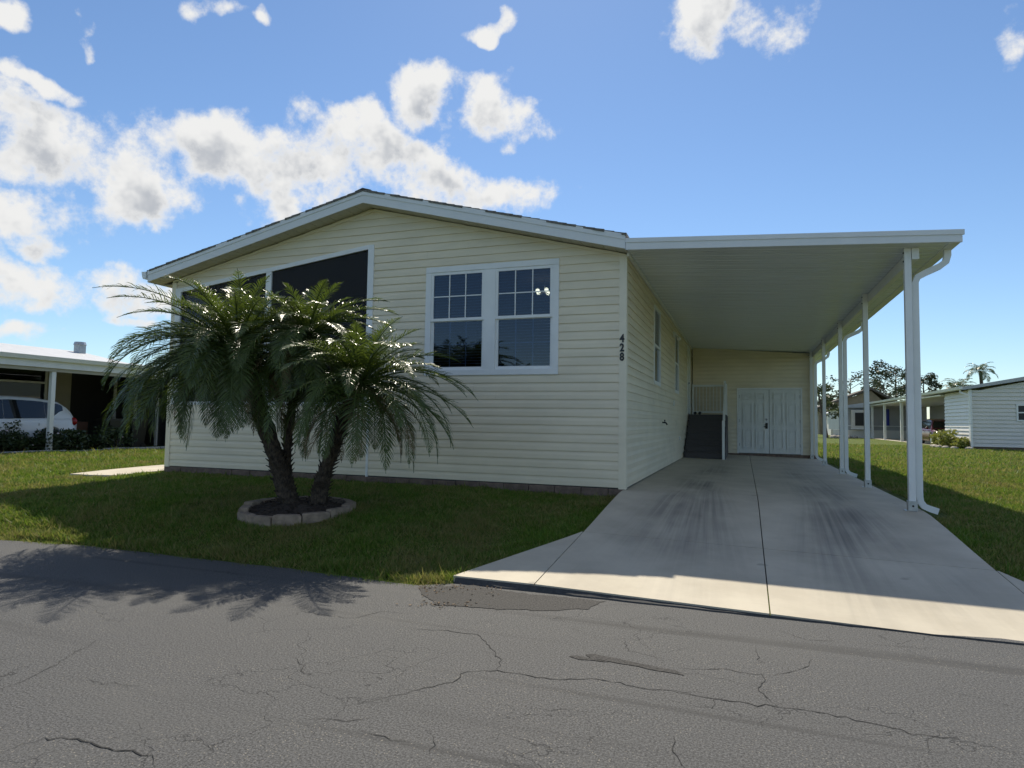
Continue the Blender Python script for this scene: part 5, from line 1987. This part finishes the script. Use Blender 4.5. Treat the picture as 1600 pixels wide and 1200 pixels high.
# ------------------------------------------------------------------ trees beyond
def tree(name, label, x, y, H, crown_r, mat, seed, trunk=.18, n_limb=9, low=.45, leaves=1500, size=.16, lean=(0, 0), sparse=1.0, group=None):
    r = random.Random(seed)
    zb = float(lawn_z(np.array(x), np.array(y))) - .05
    o = thing(name, label, 'tree', (x, y, zb), group)
    tm, lm = MB(), MB()
    tip = Vector((x + lean[0], y + lean[1], zb + H * .93))
    B = Vector((x, y, zb))
    path = [B.lerp(tip, t) + Vector((math.sin(t * 4 + seed) * .03 * H * t * (1 - t), math.cos(t * 3 + seed) * .03 * H * t * (1 - t), 0)) for t in np.linspace(0, 1, 9)]
    tm.tube(path, [trunk * (1 - .85 * t) + .015 for t in np.linspace(0, 1, 9)], 8)
    for k in range(n_limb):
        t = low + (1 - low) * (k + .5) / n_limb
        i = min(int(t * 8), 7)
        P = path[i].lerp(path[i + 1], t * 8 - i)
        a = k * 2.4 + r.uniform(-.4, .4)
        R_ = crown_r * r.uniform(.65, 1.05) * math.sin(math.pi * (.25 + .62 * (t - low) / (1 - low))) ** .6
        Q = P + Vector((math.cos(a) * R_, math.sin(a) * R_, R_ * r.uniform(.15, .55)))
        mid = P.lerp(Q, .5) + Vector((0, 0, R_ * .08))
        tm.tube([P, mid, Q], [trunk * .35 * (1 - t * .5), trunk * .22, trunk * .06], 5)
        for c in (Q, P.lerp(Q, .68), Q + Vector((r.uniform(-.4, .4), r.uniform(-.4, .4), r.uniform(.1, .5))) * crown_r * .35):
            rr = crown_r * r.uniform(.20, .34) * sparse
            leaf_cloud(lm, c, (rr, rr, rr * .62), leaves // (n_limb * 3), size, r, shell=.25)
    tm.build('trunk', 'bark', o)
    lm.build('crown', mat, o)
    return o


tree('pine_tree', 'tall open-crowned pine behind the front carport posts, the bigger of two', 24.6, 108, 10.6, 4.0, 'pine', 71, .30, 13, .48, 2600, .24, group='pines beyond the homes')
tree('pine_tree', 'second tall pine, partly hidden behind the front carport post', 29.3, 112, 9.8, 3.4, 'pine', 72, .26, 11, .52, 1900, .24, group='pines beyond the homes')
tree('bare_tree', 'thin sparse tree seen between the rear carport posts', 15.8, 92, 8.2, 3.0, 'pine', 73, .18, 12, .42, 700, .2, group='sparse trees beyond the homes')
tree('bare_tree', 'spindly leaning tree right of the double carport post', 19.6, 96, 7.8, 2.6, 'pine', 74, .14, 9, .55, 420, .2, lean=(1.2, 0), group='sparse trees beyond the homes')
tree('oak_tree', 'dark leaning tree beside the back corner of the carport', 8.9, 57, 5.2, 2.0, 'oak', 75, .16, 10, .38, 1500, .16, lean=(-.8, 0))
tree('oak_tree', 'bushy tree mass low on the horizon behind the carport', 14.0, 118, 5.6, 3.4, 'oak', 76, .3, 12, .25, 1700, .28)
tree('shade_tree', 'round low tree behind the pale garage', 17.8, 120, 5.4, 3.4, 'oak', 77, .3, 12, .25, 1700, .28)
tree('hedge_tree', 'low green tree showing above the white shed roof', 29.0, 95, 6.9, 2.2, 'oak', 78, .2, 9, .4, 900, .22)


def far_palm(label, x, y, H, L, seed, n):
    r = random.Random(seed)
    zb = -.2
    o = thing('palm_tree', label, 'palm tree', (x, y, zb), 'palms beyond the shed')
    MB().tube([(x, y, zb), (x + .15, y, H * .5), (x, y, H)], [.22, .16, .15], 9).build('trunk', 'bark', o)
    for k in range(n):
        q = (k + .5) / n
        me_ = frond_mesh(L * r.uniform(.85, 1.1), k * 2.4, 1.35 - 1.5 * q, 1.7, r, n_pairs=22, leaf=L * .27, width=.05, origin=(x, y, H), sag=.09)
        link('frond', me_, 'frond_far', o)


far_palm('tall feather palm rising behind the white shed roof', 24.0, 67, 6.6, 1.7, 81, 17)
far_palm('lower feather palm left of the tall one behind the white shed roof', 21.9, 66, 4.9, 1.9, 82, 18)

# ------------------------------------------------------------------ grass blades
rng = np.random.default_rng(5)


def blades():
    P = []

    def scatter(x0, x1, y0, y1, n):
        p = np.stack([rng.uniform(x0, x1, n), rng.uniform(y0, y1, n)], 1)
        d = np.hypot(p[:, 0] - CAM[0], p[:, 1] - CAM[1])
        keep = rng.random(n) < np.clip((9.0 / d) ** 1.6, 0.02, 1)
        # in front of the camera and inside a little more than the frame
        rel = p - CAM[:2]
        fwd = rel @ _fw[:2]
        lat = rel @ _R[:2]
        keep &= (fwd > 0) & (np.abs(lat) < fwd * .95 + 1.0)
        P.append(p[keep])
    scatter(-9.6, 0.05, -4.45, .0, 330000)
    scatter(-17.0, -9.0, -5.0, 6.0, 300000)
    scatter(3.6, 9.0, -4.5, 9.0, 330000)
    scatter(3.6, 22, 4, 34, 700000)
    p = np.concatenate(P)
    x, y = p[:, 0], p[:, 1]
    ok = np.ones(len(p), bool)
    ok &= y > road_edge(x) - .05 - .06 * rng.random(len(p))
    flare_w = .74 * np.clip((TJ[1] - y) / (TJ[1] - TJ[0]), 0, 1)
    ok &= ~((x > XL - flare_w - .012) & (x < XR + flare_w + .012) & (y > -5))
    ok &= ~((x > -HW - .03) & (x < 4) & (y > -.06))
    ok &= ~(np.hypot(x - RC[0], y - RC[1]) < .665)
    ok &= ~((x > -10.36) & (x < -9.04) & (y > -.96))
    ok &= ~((x > -10.4) & (x < -8.7) & (y > .9))
    ok &= ~((x > 3.80) & (x < 4.06) & (y > -.08) & (y < .48))
    ok &= ~((x > 12.6) & (y > 30.1))
    p = p[ok]
    n = len(p)
    d = np.hypot(p[:, 0] - CAM[0], p[:, 1] - CAM[1])
    z = lawn_z(p[:, 0], p[:, 1]) - .008
    cl = np.sin(p[:, 0] * 9.1 + 2 * np.sin(p[:, 1] * 5.3)) * np.sin(p[:, 1] * 8.3 + 2 * np.sin(p[:, 0] * 4.1))
    h = rng.uniform(.025, .070, n) * np.clip(d / 14, 1, 1.5) * (.85 + .4 * cl)
    # longer unmown fringe along the road and the slab
    fr = (p[:, 1] < road_edge(p[:, 0]) + .18)
    h = np.where(fr, h * 1.35, h)
    h = np.where(rng.random(n) < .025, h * 1.9, h)
    w = rng.uniform(.004, .0085, n) * np.clip(d / 7, 1, 4.0)
    a = rng.uniform(0, 2 * np.pi, n)
    b = rng.uniform(0, 2 * np.pi, n)
    ln = rng.uniform(.15, 1.1, n) * h
    c, s = np.cos(a) * w, np.sin(a) * w
    V = np.empty((n, 3, 3))
    V[:, 0] = np.stack([p[:, 0] - c, p[:, 1] - s, z], 1)
    V[:, 1] = np.stack([p[:, 0] + c, p[:, 1] + s, z], 1)
    V[:, 2] = np.stack([p[:, 0] + np.cos(b) * ln, p[:, 1] + np.sin(b) * ln, z + h], 1)
    me_ = bpy.data.meshes.new('grass')
    me_.vertices.add(n * 3)
    me_.vertices.foreach_set('co', V.ravel())
    me_.loops.add(n * 3)
    me_.loops.foreach_set('vertex_index', np.arange(n * 3, dtype=np.int32))
    me_.polygons.add(n)
    me_.polygons.foreach_set('loop_start', np.arange(0, n * 3, 3, dtype=np.int32))
    me_.polygons.foreach_set('loop_total', np.full(n, 3, dtype=np.int32))
    me_.update()
    me_.validate()
    g = link('grass', me_, 'grass')
    g['kind'] = 'stuff'
    g['label'] = 'coarse green lawn grass with dry patches'
    print('blades', n)


blades()
